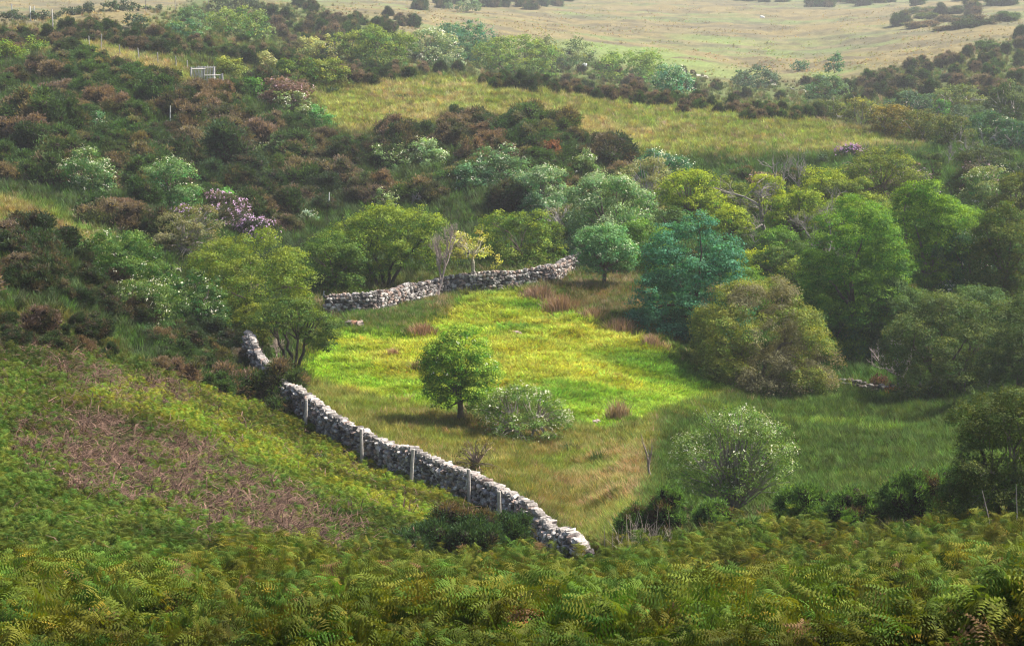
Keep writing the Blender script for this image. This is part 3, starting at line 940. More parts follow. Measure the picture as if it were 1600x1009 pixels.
drystone([(388, 572), (400, 588), (418, 612), (445, 645), (480, 668), (520, 700), (560, 722), (600, 743), (650, 763), (700, 783), (750, 803), (800, 834), (850, 868), (900, 894), (915, 900)],
         1.15, "near dry-stone wall with whitish lichened top running down beside the green bracken slope", 3, cope_col=(0.36, 0.325, 0.30), smin=0.10, smax=0.23, cope=(0.30, 0.20, 0.22),
         hfun=lambda t: 1.0 + 0.25 * sstep(0.12, 0.0, t) - 0.35 * sstep(0.93, 1.0, t), width=0.40)
drystone([(508, 496), (540, 494), (580, 492), (620, 483), (660, 473), (700, 463), (760, 457), (820, 452), (855, 447), (885, 434), (915, 423), (940, 428), (962, 436)],
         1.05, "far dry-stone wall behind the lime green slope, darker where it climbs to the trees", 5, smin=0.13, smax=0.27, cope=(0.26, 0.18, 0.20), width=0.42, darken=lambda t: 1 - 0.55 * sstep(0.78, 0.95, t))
drystone([(1215, 583), (1250, 590), (1290, 601), (1340, 610), (1400, 616), (1440, 618), (1470, 624)],
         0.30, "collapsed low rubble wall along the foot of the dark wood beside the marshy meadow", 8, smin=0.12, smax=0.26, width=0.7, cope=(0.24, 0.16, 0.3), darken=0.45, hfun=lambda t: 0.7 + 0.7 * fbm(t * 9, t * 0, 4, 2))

# ================================================================== posts and fences
WOODC = (0.30, 0.27, 0.24)
def fence(posts, label, wires=3, col=WOODC, w=0.09, wire_col=(0.2, 0.2, 0.2), name='wire_fence', extra=None, cat='fence'):
    """posts: (px, py_base, height m) - each post a part; strands of wire between"""
    P = [np.array(gpt(a[0], a[1])[0]) for a in posts]
    root = bpy.data.objects.new(name, None); COL.objects.link(root)
    root.location = P[0]; tag(root, label, cat)
    tops = []
    r = np.random.default_rng(int(posts[0][0]))
    for p, a in zip(P, posts):
        q = p - P[0]
        lean = r.normal(size=2) * 0.05
        pts = np.array([[0, 0, -0.3], [lean[0] * 0.5, lean[1] * 0.5, a[2] * 0.5], [lean[0], lean[1], a[2]], [lean[0], lean[1], a[2] + 0.02]])
        mb = MB(); mb.tube(pts, [w * 0.55, w * 0.52, w * 0.5, w * 0.2], np.array(col) * r.uniform(0.7, 1.2), 7)
        mb.build('fence_post', M_WOOD, root, loc=q)
        tops.append((q, a[2], lean))
    if wires:
        mb = MB()
        for (q0, h0, _), (q1, h1, _) in zip(tops[:-1], tops[1:]):
            for k in range(wires):
                t = (k + 1) / (wires + 0.3)
                a = q0 + [0, 0, h0 * t]; b = q1 + [0, 0, h1 * t]
                mb.tube([a, (a + b) / 2 - [0, 0, 0.04], b], [0.004] * 3, wire_col, 3)
        mb.build('fence_wire', M_WIRE, root)
    if extra: extra(root, P)
    return root

fence([(477, 677, 1.3), (566, 736, 1.5), (641, 772, 1.5), (734, 803, 1.45), (781, 835, 1.35)], "grey-posted wire fence standing in front of the near stone wall", col=(0.46, 0.42, 0.38), w=0.115)
def brace(root, P):
    mb = MB(); a = P[2] - P[0]
    mb.tube([a + [0.05, 0.02, 0.75], a + [0.8, 0.1, 0.3], a + [1.5, 0.2, -0.02]], [0.05, 0.05, 0.045], (0.34, 0.31, 0.29), 6)
    mb.build('brace', M_WOOD, root)
fence([(1403, 610, 1.0), (1436, 618, 1.3), (1467, 616, 0.9), (1492, 617, 0.95), (1509, 622, 0.9), (1540, 619, 0.8), (1566, 622, 0.7), (1580, 625, 0.7)],
      "old post fence with slanting brace in front of the dark dome-shaped tree by the marsh", extra=brace, col=(0.22, 0.20, 0.19))
fence([(140, 77, 1.3), (158, 84, 1.9), (188, 92, 1.3), (218, 97, 1.3), (247, 104, 1.3), (276, 110, 1.3), (293, 113, 1.1)], "thin post fence crossing the pale grass left of the sheep pen", col=(0.36, 0.34, 0.32), wires=2)
fence([(82, 66, 2.1), (82.6, 38, 1.9)], "pair of tall pale posts beside the track above the scrub", wires=0, col=(0.5, 0.47, 0.45), w=0.14, name='tall_posts', cat='posts')
fence([(19, 32, 2.2), (48, 33, 2.0), (54, 33, 2.0)], "bleached posts standing before the distant hedge", wires=0, col=(0.6, 0.6, 0.58), w=0.16, name='field_posts', cat='posts')
fence([(228, 18, 3.2), (274, 18, 3.6), (326, 16, 3.0), (352, 14, 2.6)], "row of thin far posts on the skyline of the pale field", wires=0, col=(0.3, 0.28, 0.26), w=0.12, name='field_posts', cat='posts')
for px, py, h, lab in ((505, 467, 0.5, "short white post just left of the far stone wall"), (486, 458, 0.35, "small white post in the grass beneath the big dome-shaped tree"),
                       (246, 160, 2.2, "bleached dead trunk sticking up in the scrub below the pen"), (266, 195, 1.6, "lower bleached snag below the other dead trunk in the scrub"),
                       (514, 335, 1.6, "thin pale stake standing above the purple bushes in the scrub")):
    loc, d = gpt(px, py + 2)
    mb = MB(); mb.tube([(0, 0, -0.2), (0.02, 0, h * 0.5), (0.05, 0, h), (0.05, 0, h + 0.03)], [0.06, 0.05, 0.035, 0.01], (0.62, 0.60, 0.57), 7)
    tag(mb.build('marker_post' if 'post' in lab else 'wooden_stake', M_WOOD, loc=loc), lab, 'post')

# ------------------------------------------------------------------ the wooden sheep pen
def pen():
    loc, d = gpt(319, 131)
    s = loc.length / F
    root = bpy.data.objects.new('sheep_pen', None); COL.objects.link(root)
    root.location = loc; tag(root, "weathered grey wooden sheep pen of upright slats on the scrubby hillside", 'pen')
    r = np.random.default_rng(4)
    U = lambda u, v: np.array([(u - 319) * s, v, 0.0])
    # left panel leans back into the hill, seen at an angle; slats upright
    def panel(name, a, b, z0, z1, n, w, lean=0.0, rails=(0.2, 0.9)):
        mb = MB(); a = np.array(a, float); b = np.array(b, float); L = np.linalg.norm(b - a)
        for i in range(n):
            p = a + (b - a) * (i + 0.5) / n
            h = (z1 - z0) * r.uniform(0.92, 1.05)
            col = np.array([0.50, 0.48, 0.47]) * r.uniform(0.65, 1.2)
            off = np.array([lean, 0, 0])
            mb.tube([p + [0, 0, z0], p + off * 0.5 + [0, 0, z0 + h * 0.5], p + off + [0, 0, z0 + h]], [w] * 3, col, 4)
        for t in rails:
            z = z0 + (z1 - z0) * t
            mb.tube([a + [lean * t, -0.05, z], (a + b) / 2 + [lean * t, -0.05, z], b + [lean * t, -0.05, z]], [0.045] * 3, (0.42, 0.40, 0.38), 4)
        mb.build(name, M_WOOD, root)
    H = 25 * s
    panel('slatted_side', U(299, -0.6), U(318, 0), 0, H, 9, 0.045, lean=4 * s)
    panel('back_panel', U(303, 1.6), U(333, 1.8), 0.1, H * 1.0, 13, 0.035)
    panel('front_rails', U(319, 0.0), U(347, 0.5), 0.0, H * 0.52, 3, 0.05, rails=(0.45, 0.95, 0.1))
    for u in (299, 318.6, 333, 346):
        mb = MB(); p = U(u, 0.0 if u < 330 else 0.4)
        mb.tube([p + [0, 0, -0.3], p + [0, 0, H * 0.5], p + [0.02, 0, H * (1.0 if u < 335 else 0.6)]], [0.10, 0.09, 0.08], np.array([0.40, 0.38, 0.38]) * r.uniform(0.6, 1.2), 5)
        mb.build('corner_post', M_WOOD, root)
pen()

# ------------------------------------------------------------------ stones lying in the field, and small pale marks
def boulder(px, py, wpx, hpx, cols, label, seed, name='boulder'):
    loc, d = gpt(px, py); s = loc.length / F
    r = np.random.default_rng(seed); mb = MB()
    n = max(1, int(wpx / 9))
    for i in range(n + 1):
        u = (i / max(n, 1) - 0.5) * wpx * s * 0.7
        add_stone(mb, (u, r.normal() * 0.08, hpx * s * 0.42), (wpx * s / n * 1.1, hpx * s * 1.1, hpx * s * r.uniform(0.8, 1.05)), r, 0, np.array(cols[i % len(cols)]), 0.2)
    tag(mb.build(name, M_STONE, loc=loc, smooth=False), label, 'boulder')
boulder(554, 514, 24, 15, [(0.17, 0.14, 0.13), (0.24, 0.13, 0.09), (0.27, 0.21, 0.18), (0.22, 0.12, 0.08)], "rusty brown and white boulder below the left end of the far wall", 2)
boulder(804, 522, 12, 6, [(0.4, 0.28, 0.26)], "small pinkish rock half sunk in the lime green slope", 3)
boulder(932, 664, 7, 9, [(0.34, 0.26, 0.24)], "pinkish white rock at the lower edge of the lime green slope", 4)
boulder(602, 527, 9, 6, [(0.45, 0.33, 0.26)], "little tan stone near the pink rushes under the far wall", 6)
boulder(913, 106, 4, 8, [(0.7, 0.7, 0.68)], "tiny bright white stone among the hazy valley bushes", 7)
boulder(1191, 28, 4, 3, [(0.85, 0.85, 0.83)], "tiny white stone far off on the tan moor", 8)
boulder(1208, 131, 5, 8, [(0.35, 0.30, 0.28), (0.25, 0.2, 0.18)], "pale stone at the left end of the white track", 9)
boulder(1550, 160, 6, 6, [(0.6, 0.45, 0.42)], "pale pinkish stone in the dark scrub beyond the hill", 10)

def track(pts, wpx, label):
    P = []
    for px, py in pts:
        l, d = gpt(px, py); P.append(np.array(l))
    P = np.array(P); s = np.linspace(0, len(P) - 1, 60)
    q = np.stack([np.interp(s, np.arange(len(P)), P[:, k]) for k in range(3)], -1)
    d = q[:, 1].mean(); hw = wpx
    rows = []
    for off in (-1, 0, 1):
        y = q[:, 1] + off * hw
        rows.append(np.stack([q[:, 0], y, ground_at_xy(q[:, 0], y) + 0.10], -1))
    v = np.concatenate(rows); i = np.arange(59)
    f = np.concatenate([np.stack([k * 60 + i, k * 60 + i + 1, (k + 1) * 60 + i + 1, (k + 1) * 60 + i], -1) for k in (0, 1)])
    o = link('track', np_mesh('track', v, f, 4, np.tile([0.36, 0.35, 0.29], (180, 1))), M_SOIL)
    tag(o, label, kind='structure')
track([(1196, 130), (1215, 134), (1236, 139), (1260, 144)], 1.6, "white gravel track in the valley")
track([(1070, 116), (1088, 118), (1106, 121)], 1.3, "white gravel track in the valley")
track([(418, 54), (430, 55), (444, 56)], 1.3, "white gravel track in the valley")

# ================================================================== trees and tall shrubs, one by one
D1 = dict(tint=G_MID, tips=G_LIME)
# --- on and round the lime green slope
tree(718, 664, 118, 152, "rounded bright green tree with short thick trunk alone on the lime slope", tint=(0.07, 0.165, 0.016), tips=(0.34, 0.42, 0.05), trunk=0.14, fill=9, bloom=0.10, bough=1.6,
     lobes=[(0, 0, .54, .47, .42, .32), (-.06, 0, .74, .36, .34, .2), (.06, 0, .84, .26, .26, .15), (-.26, .05, .45, .25, .28, .24), (.26, 0, .46, .25, .3, .24), (.02, -.15, .38, .38, .3, .22)], tipz=0.25, rough=0.15)
tree(820, 694, 132, 100, "low spreading hawthorn in white blossom with bare grey twigs on top", bough=1.5, name='hawthorn', tint=(0.075, 0.14, 0.03), tips=(0.20, 0.27, 0.08), trunk=0.12, stems=2, bloom=0.7, fill=3.8, twigs=70, bark=(0.24, 0.20, 0.18),
     lobes=[(-.2, 0, .55, .3, .3, .3), (.15, 0, .55, .32, .3, .3), (.33, 0, .42, .18, .2, .22), (-.36, 0, .45, .15, .2, .2), (0, 0, .75, .25, .25, .2)], rough=0.4)
tree(1148, 812, 190, 172, "wiry open hawthorn with white blossom and bare branches before the meadow", name='hawthorn', tint=(0.085, 0.15, 0.033), tips=(0.20, 0.27, 0.09), trunk=0.15, stems=1, bloom=0.45, fill=3.4, bough=1.6, twigs=150, limbs=34, fork=0.09, bark=(0.19, 0.165, 0.15), per=18,
     lobes=[(0, -.05, .55, .3, .25, .26), (-.22, 0, .54, .27, .25, .26), (.0, 0, .74, .34, .25, .22), (-.30, 0, .36, .16, .18, .14), (-.1, 0, .42, .22, .18, .2), (.22, 0, .60, .24, .2, .22), (.37, 0, .44, .13, .16, .14)], rough=0.4, inner=0.35)
tree(457, 584, 142, 118, "dark small-leaved tree with several bare slanting stems above the near wall", tint=(0.045, 0.085, 0.018), tips=(0.12, 0.17, 0.025), trunk=0.30, stems=4, fill=7, bough=1.5, flat=0.4, bark=(0.07, 0.055, 0.045),
     lobes=[(-.05, 0, .72, .36, .32, .26), (.28, 0, .62, .24, .25, .2), (-.3, 0, .68, .2, .22, .2), (.38, 0, .45, .13, .18, .12), (.05, 0, .85, .25, .22, .13)])
tree(602, 452, 212, 126, "broad dome-shaped tree with yellow-green top and dark stems behind the far wall", bough=1.9, rough=0.12, even=True, tint=(0.062, 0.118, 0.018), tips=(0.23, 0.29, 0.03), trunk=0.2, stems=4, fill=6.5, bark=(0.06, 0.05, 0.04),
     lobes=[(-.36, 0, .38, .20, .24, .33), (-.22, .05, .52, .2, .24, .3), (.02, 0, .68, .26, .28, .30), (.24, 0, .66, .2, .24, .28), (.36, 0, .56, .13, .2, .24), (-.1, -.1, .45, .24, .2, .3), (-.02, 0, .82, .2, .2, .16)], tipz=0.32)
tree(522, 462, 118, 92, "low dark green rounded tree joined to the left side of the broad dome-shaped one", bough=1.8, even=True, rough=0.12, tint=(0.045, 0.095, 0.018), tips=(0.12, 0.19, 0.025), trunk=0.05, fill=7)
tree(812, 418, 145, 90, "low yellow-topped dome tree behind the middle of the far wall", bough=1.9, rough=0.12, even=True, tint=(0.065, 0.12, 0.018), tips=(0.24, 0.29, 0.03), trunk=0.12, fill=6.5, tipz=0.1,
     lobes=[(-.2, 0, .6, .26, .28, .38), (.12, 0, .58, .3, .3, .38), (.34, 0, .44, .16, .2, .33), (-.38, 0, .42, .12, .2, .3), (0, -.1, .4, .4, .2, .33)])
tree(738, 458, 92, 96, "slender pale yellow tree with thin grey trunk in front of the far wall", tint=(0.27, 0.30, 0.06), tips=(0.50, 0.48, 0.14), trunk=0.42, fill=3.6, bark=(0.34, 0.31, 0.25), twigs=40, limbs=26,
     lobes=[(-.1, 0, .78, .3, .25, .2), (.2, 0, .66, .24, .22, .18), (.4, 0, .52, .12, .14, .12), (-.32, 0, .62, .15, .15, .12), (.12, 0, .9, .14, .14, .09)])
tree(390, 512, 200, 142, "large yellow-green mound-shaped tree left of the far wall", bough=1.9, rough=0.12, even=True, tint=(0.080, 0.130, 0.020), tips=(0.20, 0.24, 0.025), trunk=0.08, fill=6.5, tipz=0.2,
     lobes=[(-.2, .1, .62, .26, .3, .3), (.1, .1, .68, .26, .3, .3), (.34, 0, .5, .17, .25, .3), (-.05, -.15, .45, .28, .2, .3), (.2, -.15, .38, .25, .2, .28), (-.4, .1, .5, .12, .2, .2)])
tree(400, 560, 88, 82, "small yellow-green bushy tree behind the top end of the near wall", tint=(0.07, 0.105, 0.018), tips=(0.22, 0.24, 0.03), trunk=0.2, stems=3, fill=5)
tree(190, 462, 152, 96, "broad dark green hawthorn with scattered white blossom left of the yellow-green mound", name='hawthorn', even=True, tint=(0.03, 0.085, 0.018), tips=(0.13, 0.2, 0.04), trunk=0.1, bloom=0.35, fill=7)
tree(226, 516, 116, 78, "hawthorn thick with creamy blossom in front of the broad dark one", name='hawthorn', even=True, tint=(0.04, 0.09, 0.02), tips=(0.16, 0.22, 0.06), trunk=0.12, bloom=0.8, fill=6)
tree(310, 515, 94, 88, "dark green hawthorn dotted with white beside the yellow-green mound", name='hawthorn', tint=(0.028, 0.08, 0.02), tips=(0.1, 0.16, 0.04), trunk=0.1, bloom=0.4, fill=6.5)
tree(292, 408, 108, 80, "grey-green scrubby willow below the purple rhododendrons", name='willow_bush', cat='shrub', tint=(0.10, 0.12, 0.05), tips=(0.22, 0.2, 0.10), trunk=0.1, fill=4, twigs=60, bark=(0.25, 0.22, 0.2), bushy=True)
tree(139, 308, 72, 72, "round hawthorn covered in white blossom, leftmost on the dark scrub hillside", name='hawthorn', bough=2.2, rough=0.08, even=True, tint=(0.055, 0.13, 0.04), tips=(0.2, 0.28, 0.12), trunk=0.12, bloom=0.9, fill=7)
tree(268, 330, 84, 76, "round blossoming hawthorn above the purple rhododendrons", name='hawthorn', bough=2.2, rough=0.08, even=True, tint=(0.055, 0.145, 0.042), tips=(0.2, 0.28, 0.12), trunk=0.12, bloom=0.6, fill=7)
# --- the wood on the right
tree(1080, 540, 186, 196, "large blue-green tree with layered leaves right of the lime slope", tint=(0.028, 0.110, 0.060), tips=(0.09, 0.25, 0.14), trunk=0.05, fill=9, flat=0.35, aspect=0.7, leafpx=2.2, tipz=0.15, bough=2.4, even=True, rough=0.14,
     lobes=[(.04, .1, .66, .40, .34, .33), (-.14, 0, .48, .33, .3, .28), (.20, -.05, .46, .30, .28, .30), (-.28, 0, .34, .22, .22, .22), (.02, -.15, .30, .36, .25, .26), (-.1, -.1, .2, .3, .25, .2), (.2, -.1, .2, .22, .2, .2)], bark=(0.05, 0.04, 0.035))
tree(1192, 606, 226, 166, "huge rounded olive dome tree with greyish pink patches beside the marsh", bough=3.2, even=True, rough=0.08, tint=(0.095, 0.13, 0.024), tips=(0.25, 0.25, 0.04), trunk=0.04, fill=10, pale=(0.20, 0.19, 0.10), pale_amt=0.42, tipz=0.05, stems=3,
     lobes=[(0, .1, .46, .47, .42, .50), (-.16, -.15, .40, .32, .3, .40), (.12, -.15, .38, .33, .28, .40), (-.30, 0, .26, .19, .3, .28), (.30, 0, .26, .19, .3, .28), (0, -.2, .2, .42, .25, .22)])
tree(1480, 618, 205, 148, "wide dark green dome tree behind the old post fence", bough=3.0, rough=0.12, even=True, tint=(0.05, 0.085, 0.024), tips=(0.13, 0.16, 0.03), trunk=0.04, fill=8, stems=3, tipz=0.05,
     lobes=[(0, .1, .55, .42, .4, .42), (-.25, 0, .45, .22, .3, .38), (.26, 0, .4, .24, .3, .36), (.05, -.1, .4, .36, .25, .36), (0, .1, .76, .28, .25, .2)])
tree(1592, 622, 120, 150, "dark tree at the right end of the post fence", even=True, tint=(0.042, 0.075, 0.022), tips=(0.10, 0.13, 0.03), trunk=0.05, fill=7)
tree(1332, 560, 164, 238, "tall fresh green tree rising between the olive dome and the dark dome", tint=(0.046, 0.125, 0.016), tips=(0.15, 0.26, 0.02), trunk=0.05, fill=9, flat=0.4, bough=1.8, even=True, rough=0.16, tipz=0.32,
     lobes=[(-.02, 0, .72, .42, .35, .27), (.24, 0, .56, .26, .3, .22), (-.26, 0, .54, .26, .3, .22), (0, -.1, .42, .46, .3, .24), (-.25, 0, .24, .27, .25, .2), (.22, -.1, .24, .29, .25, .2)])
tree(1445, 500, 136, 208, "tallest bright green tree of the wood with ragged top", tint=(0.052, 0.125, 0.014), tips=(0.17, 0.28, 0.018), trunk=0.05, fill=9, flat=0.4, bough=1.8, even=True, rough=0.2, tipz=0.32,
     lobes=[(-.05, 0, .80, .28, .26, .2), (.16, 0, .68, .32, .3, .2), (-.25, 0, .62, .25, .26, .2), (0, -.1, .48, .46, .3, .24), (.2, 0, .3, .3, .3, .24), (-.2, -.1, .26, .3, .3, .22)])
tree(1512, 492, 112, 126, "dark hawthorn sprinkled with white blossom above the wide dark dome", name='hawthorn', tint=(0.035, 0.095, 0.036), tips=(0.09, 0.17, 0.07), trunk=0.08, fill=8, bloom=0.9)
tree(1566, 500, 112, 178, "shadowy green tree right of the dark blossoming hawthorn", tint=(0.045, 0.085, 0.016), tips=(0.13, 0.15, 0.025), trunk=0.08, fill=7)
tree(1424, 490, 74, 84, "small olive tree with bare lower branches in front of the tallest green tree", tint=(0.06, 0.085, 0.02), tips=(0.12, 0.14, 0.03), trunk=0.3, fill=4, twigs=40, bark=(0.2, 0.16, 0.14), d=112)
tree(1375, 330, 150, 92, "broad olive tree below the grassy hill edge", tint=(0.07, 0.105, 0.02), tips=(0.2, 0.24, 0.03), trunk=0.1, fill=5.5, twigs=40)
tree(1560, 345, 118, 86, "pale blossoming tree high on the right of the wood", name='hawthorn', tint=(0.06, 0.12, 0.035), tips=(0.24, 0.28, 0.10), trunk=0.1, fill=6.5, bloom=0.8)
tree(1590, 380, 80, 110, "dark olive tree under the pale blossoming tree on the right", tint=(0.05, 0.075, 0.015), tips=(0.13, 0.15, 0.02), trunk=0.1, fill=6)
tree(1078, 372, 98, 108, "bright yellow-green tree behind the top of the blue-green tree", tipz=0.5, bough=1.5, tint=(0.09, 0.16, 0.015), tips=(0.30, 0.36, 0.025), trunk=0.15, fill=6, twigs=20)
tree(1140, 388, 62, 66, "small lime tree just above the blue-green tree", tipz=0.5, bough=1.5, tint=(0.08, 0.15, 0.015), tips=(0.28, 0.34, 0.02), trunk=0.15, fill=5.5)
tree(1195, 345, 56, 68, "little yellow-green tree among the bleached branches", tipz=0.5, bough=1.5, tint=(0.09, 0.16, 0.014), tips=(0.32, 0.36, 0.02), trunk=0.15, fill=6)
tree(1240, 395, 96, 96, "yellow-green tree with dark gaps right of the bleached dead tree", tipz=0.5, bough=1.5, tint=(0.065, 0.13, 0.014), tips=(0.24, 0.30, 0.02), trunk=0.15, fill=5.5, twigs=20)
tree(1284, 345, 84, 78, "lumpy lime-topped tree below the hill edge", tipz=0.5, bough=1.5, tint=(0.07, 0.13, 0.015), tips=(0.26, 0.31, 0.02), trunk=0.12, fill=5.5)
tree(1316, 400, 96, 92, "leafy green tree leaning over the dark hollow", tipz=0.5, bough=1.5, tint=(0.055, 0.12, 0.015), tips=(0.19, 0.26, 0.02), trunk=0.12, fill=6)
tree(1186, 448, 64, 62, "small glowing lime bush right of the blue-green tree", name='leafy_bush', cat='shrub', tipz=0.5, bough=1.5, tint=(0.11, 0.19, 0.014), tips=(0.36, 0.40, 0.02), trunk=0.1, fill=6, bushy=True)
tree(1240, 470, 112, 92, "flat-topped dark green tree in the hollow above the olive dome", tint=(0.04, 0.085, 0.016), tips=(0.10, 0.16, 0.025), trunk=0.1, fill=8, flat=0.3)
tree(1325, 600, 120, 66, "low dark green thicket between the two dome trees", name='thicket', cat='shrub', tint=(0.032, 0.10, 0.028), tips=(0.06, 0.17, 0.04), trunk=0.02, fill=7, bushy=True, d=108)
tree(955, 412, 148, 142, "large pale tree smothered in whitish blossom above the far wall's end", name='rowan', bough=1.8, tint=(0.08, 0.17, 0.065), tips=(0.26, 0.35, 0.18), trunk=0.1, fill=8, bloom=1.1, bloomcol=(0.60, 0.64, 0.45), tipz=0.3)
tree(945, 450, 98, 98, "mint green leafy tree standing over the dark end of the far wall", name='rowan', bough=1.8, tint=(0.07, 0.18, 0.07), tips=(0.21, 0.35, 0.15), trunk=0.15, fill=7, bloom=0.3, bloomcol=(0.60, 0.64, 0.45))
tree(846, 345, 78, 84, "pale blossoming tree left of the largest whitish one", name='rowan', bough=1.8, tint=(0.075, 0.17, 0.075), tips=(0.26, 0.35, 0.19), trunk=0.1, fill=7, bloom=1.0, bloomcol=(0.62, 0.66, 0.48))
tree(915, 290, 38, 50, "narrow pale green shrub above the largest whitish tree", name='rowan', cat='shrub', tint=(0.10, 0.17, 0.05), tips=(0.25, 0.32, 0.12), trunk=0.1, fill=6, bloom=0.5, bushy=True)
tree(1034, 298, 78, 64, "teal green tree with white blossom on its right side below the hill", name='rowan', tint=(0.035, 0.12, 0.06), tips=(0.12, 0.22, 0.12), trunk=0.1, fill=7, bloom=0.9)
tree(1012, 335, 84, 84, "greyish yellow willow bush between the pale trees", name='willow_bush', cat='shrub', tint=(0.14, 0.16, 0.07), tips=(0.28, 0.28, 0.12), trunk=0.1, fill=4.5, twigs=50, bark=(0.3, 0.27, 0.26), bushy=True)
tree(880, 380, 66, 62, "grey twiggy bush in front of the pale trees", name='willow_bush', cat='shrub', tint=(0.12, 0.13, 0.08), tips=(0.2, 0.2, 0.12), trunk=0.1, fill=2.2, twigs=110, bark=(0.28, 0.25, 0.25), bushy=True)
FILL = [(1292, 548, 120, 128, "rounded mid-green tree squeezed between the olive dome and the tall fresh green one", 0), (1398, 566, 112, 128, "dark green tree directly behind the bleached leafless one", 1), (1528, 560, 122, 112, "dark green crown rising behind the right shoulder of the dark dome", 1),
        (1262, 500, 110, 96, "leafy crown just above the olive dome's top", 2), (1392, 430, 92, 96, "fresh green crown filling the gap left of the tallest tree", 0), (1492, 420, 100, 96, "green crown right behind the tallest tree", 0), (1540, 440, 96, 92, "dull green crown above the dark blossoming hawthorn", 1),
        (1128, 345, 84, 62, "low olive crown left of the forked dead tree", 2), (1335, 345, 92, 66, "olive crown under the broad olive tree", 2), (1008, 430, 84, 84, "mid-green tree between the mint green tree and the blue-green one", 0), (1045, 405, 84, 78, "shaded green tree behind the left side of the blue-green one", 1),
        (1160, 500, 84, 80, "small green tree at the right foot of the blue-green one", 0), (1218, 430, 80, 70, "green crown below the yellow-green trees", 0), (1360, 385, 92, 78, "bright olive crown above the tall fresh green tree", 2), (900, 400, 76, 66, "grey-green tree at the left foot of the large whitish one", 1),
        (1440, 560, 100, 90, "shadowed green tree peeping over the left of the dark dome", 1), (1590, 470, 90, 110, "dim olive tree at the right margin of the wood", 1)]
FT = [((0.050, 0.125, 0.018), (0.15, 0.26, 0.025)), ((0.036, 0.080, 0.024), (0.09, 0.15, 0.035)), ((0.080, 0.125, 0.020), (0.20, 0.25, 0.03))]
for px, py, w, h, lab, k in FILL:
    tree(px, py, w, h, lab, tint=FT[k][0], tips=FT[k][1], trunk=0.06, fill=7.5, bough=1.6, limbs=12, tipz=0.3, group="trees packed in the right-hand wood")
# --- foreground right
tree(1575, 830, 200, 225, "big shadowy twiggy bush-like tree at the right above the near bracken", tint=(0.048, 0.075, 0.020), tips=(0.12, 0.14, 0.03), trunk=0.03, fill=9, even=True, twigs=40, bark=(0.10, 0.085, 0.07), tipz=0.05, inner=0.3, rough=0.35, stems=3, bough=1.6,
     lobes=[(0, 0, .45, .44, .3, .44), (-.26, -.1, .38, .24, .25, .30), (.22, 0, .5, .28, .3, .38), (-.28, 0, .74, .12, .14, .20), (-.1, -.2, .2, .42, .25, .22), (.1, 0, .76, .24, .2, .2)])
# --- shrubs on the scrub hillside
for a in ((668, 262, 52, 46, "round pale blossoming shrub, largest above the dome-shaped trees", G_PALE, 0.7),
          (612, 268, 62, 42, "spreading pale green shrub left of the round blossoming one", (0.10, 0.16, 0.06), 0.3),
          (782, 290, 84, 62, "pale mint shrub with blossom in the middle of the brown gorse", (0.09, 0.17, 0.08), 0.6),
          (735, 300, 50, 44, "smaller mint green shrub beside the pale mint one", (0.07, 0.15, 0.07), 0.3),
          (501, 203, 42, 36, "small fresh green shrub with white flecks at the hill's left edge", (0.08, 0.2, 0.06), 0.4),
          (455, 180, 60, 34, "pale leafy shrub under the faded pink rhododendron", (0.13, 0.18, 0.07), 0.5),
          (350, 322, 42, 26, "small bright green bush right of the round hawthorn", (0.09, 0.22, 0.05), 0.0),
          (151, 200, 28, 22, "tiny white-flecked bush in the dark scrub", (0.06, 0.14, 0.06), 0.5),
          (414, 245, 22, 20, "little white-flowered bush low in the scrub", (0.12, 0.17, 0.09), 0.9),
          (482, 350, 20, 20, "tiny whitish bush near the thin pale stake", (0.2, 0.28, 0.2), 0.6),
          (600, 330, 34, 34, "pale bush poking above the broad dome-shaped tree", (0.16, 0.22, 0.09), 0.5),
          (1285, 262, 26, 22, "small dark bush at the grassy hill's lower edge", (0.04, 0.07, 0.03), 0.0)):
    tree(a[0], a[1], a[2], a[3], a[4], name='leafy_shrub', cat='shrub', tint=tuple(0.75 * q for q in a[5]), tips=tuple(min(0.5, q * 1.6) for q in a[5]), trunk=0.05, fill=6, bloom=a[6], bushy=True, group="leafy shrubs on the scrub hillside", limbs=10)
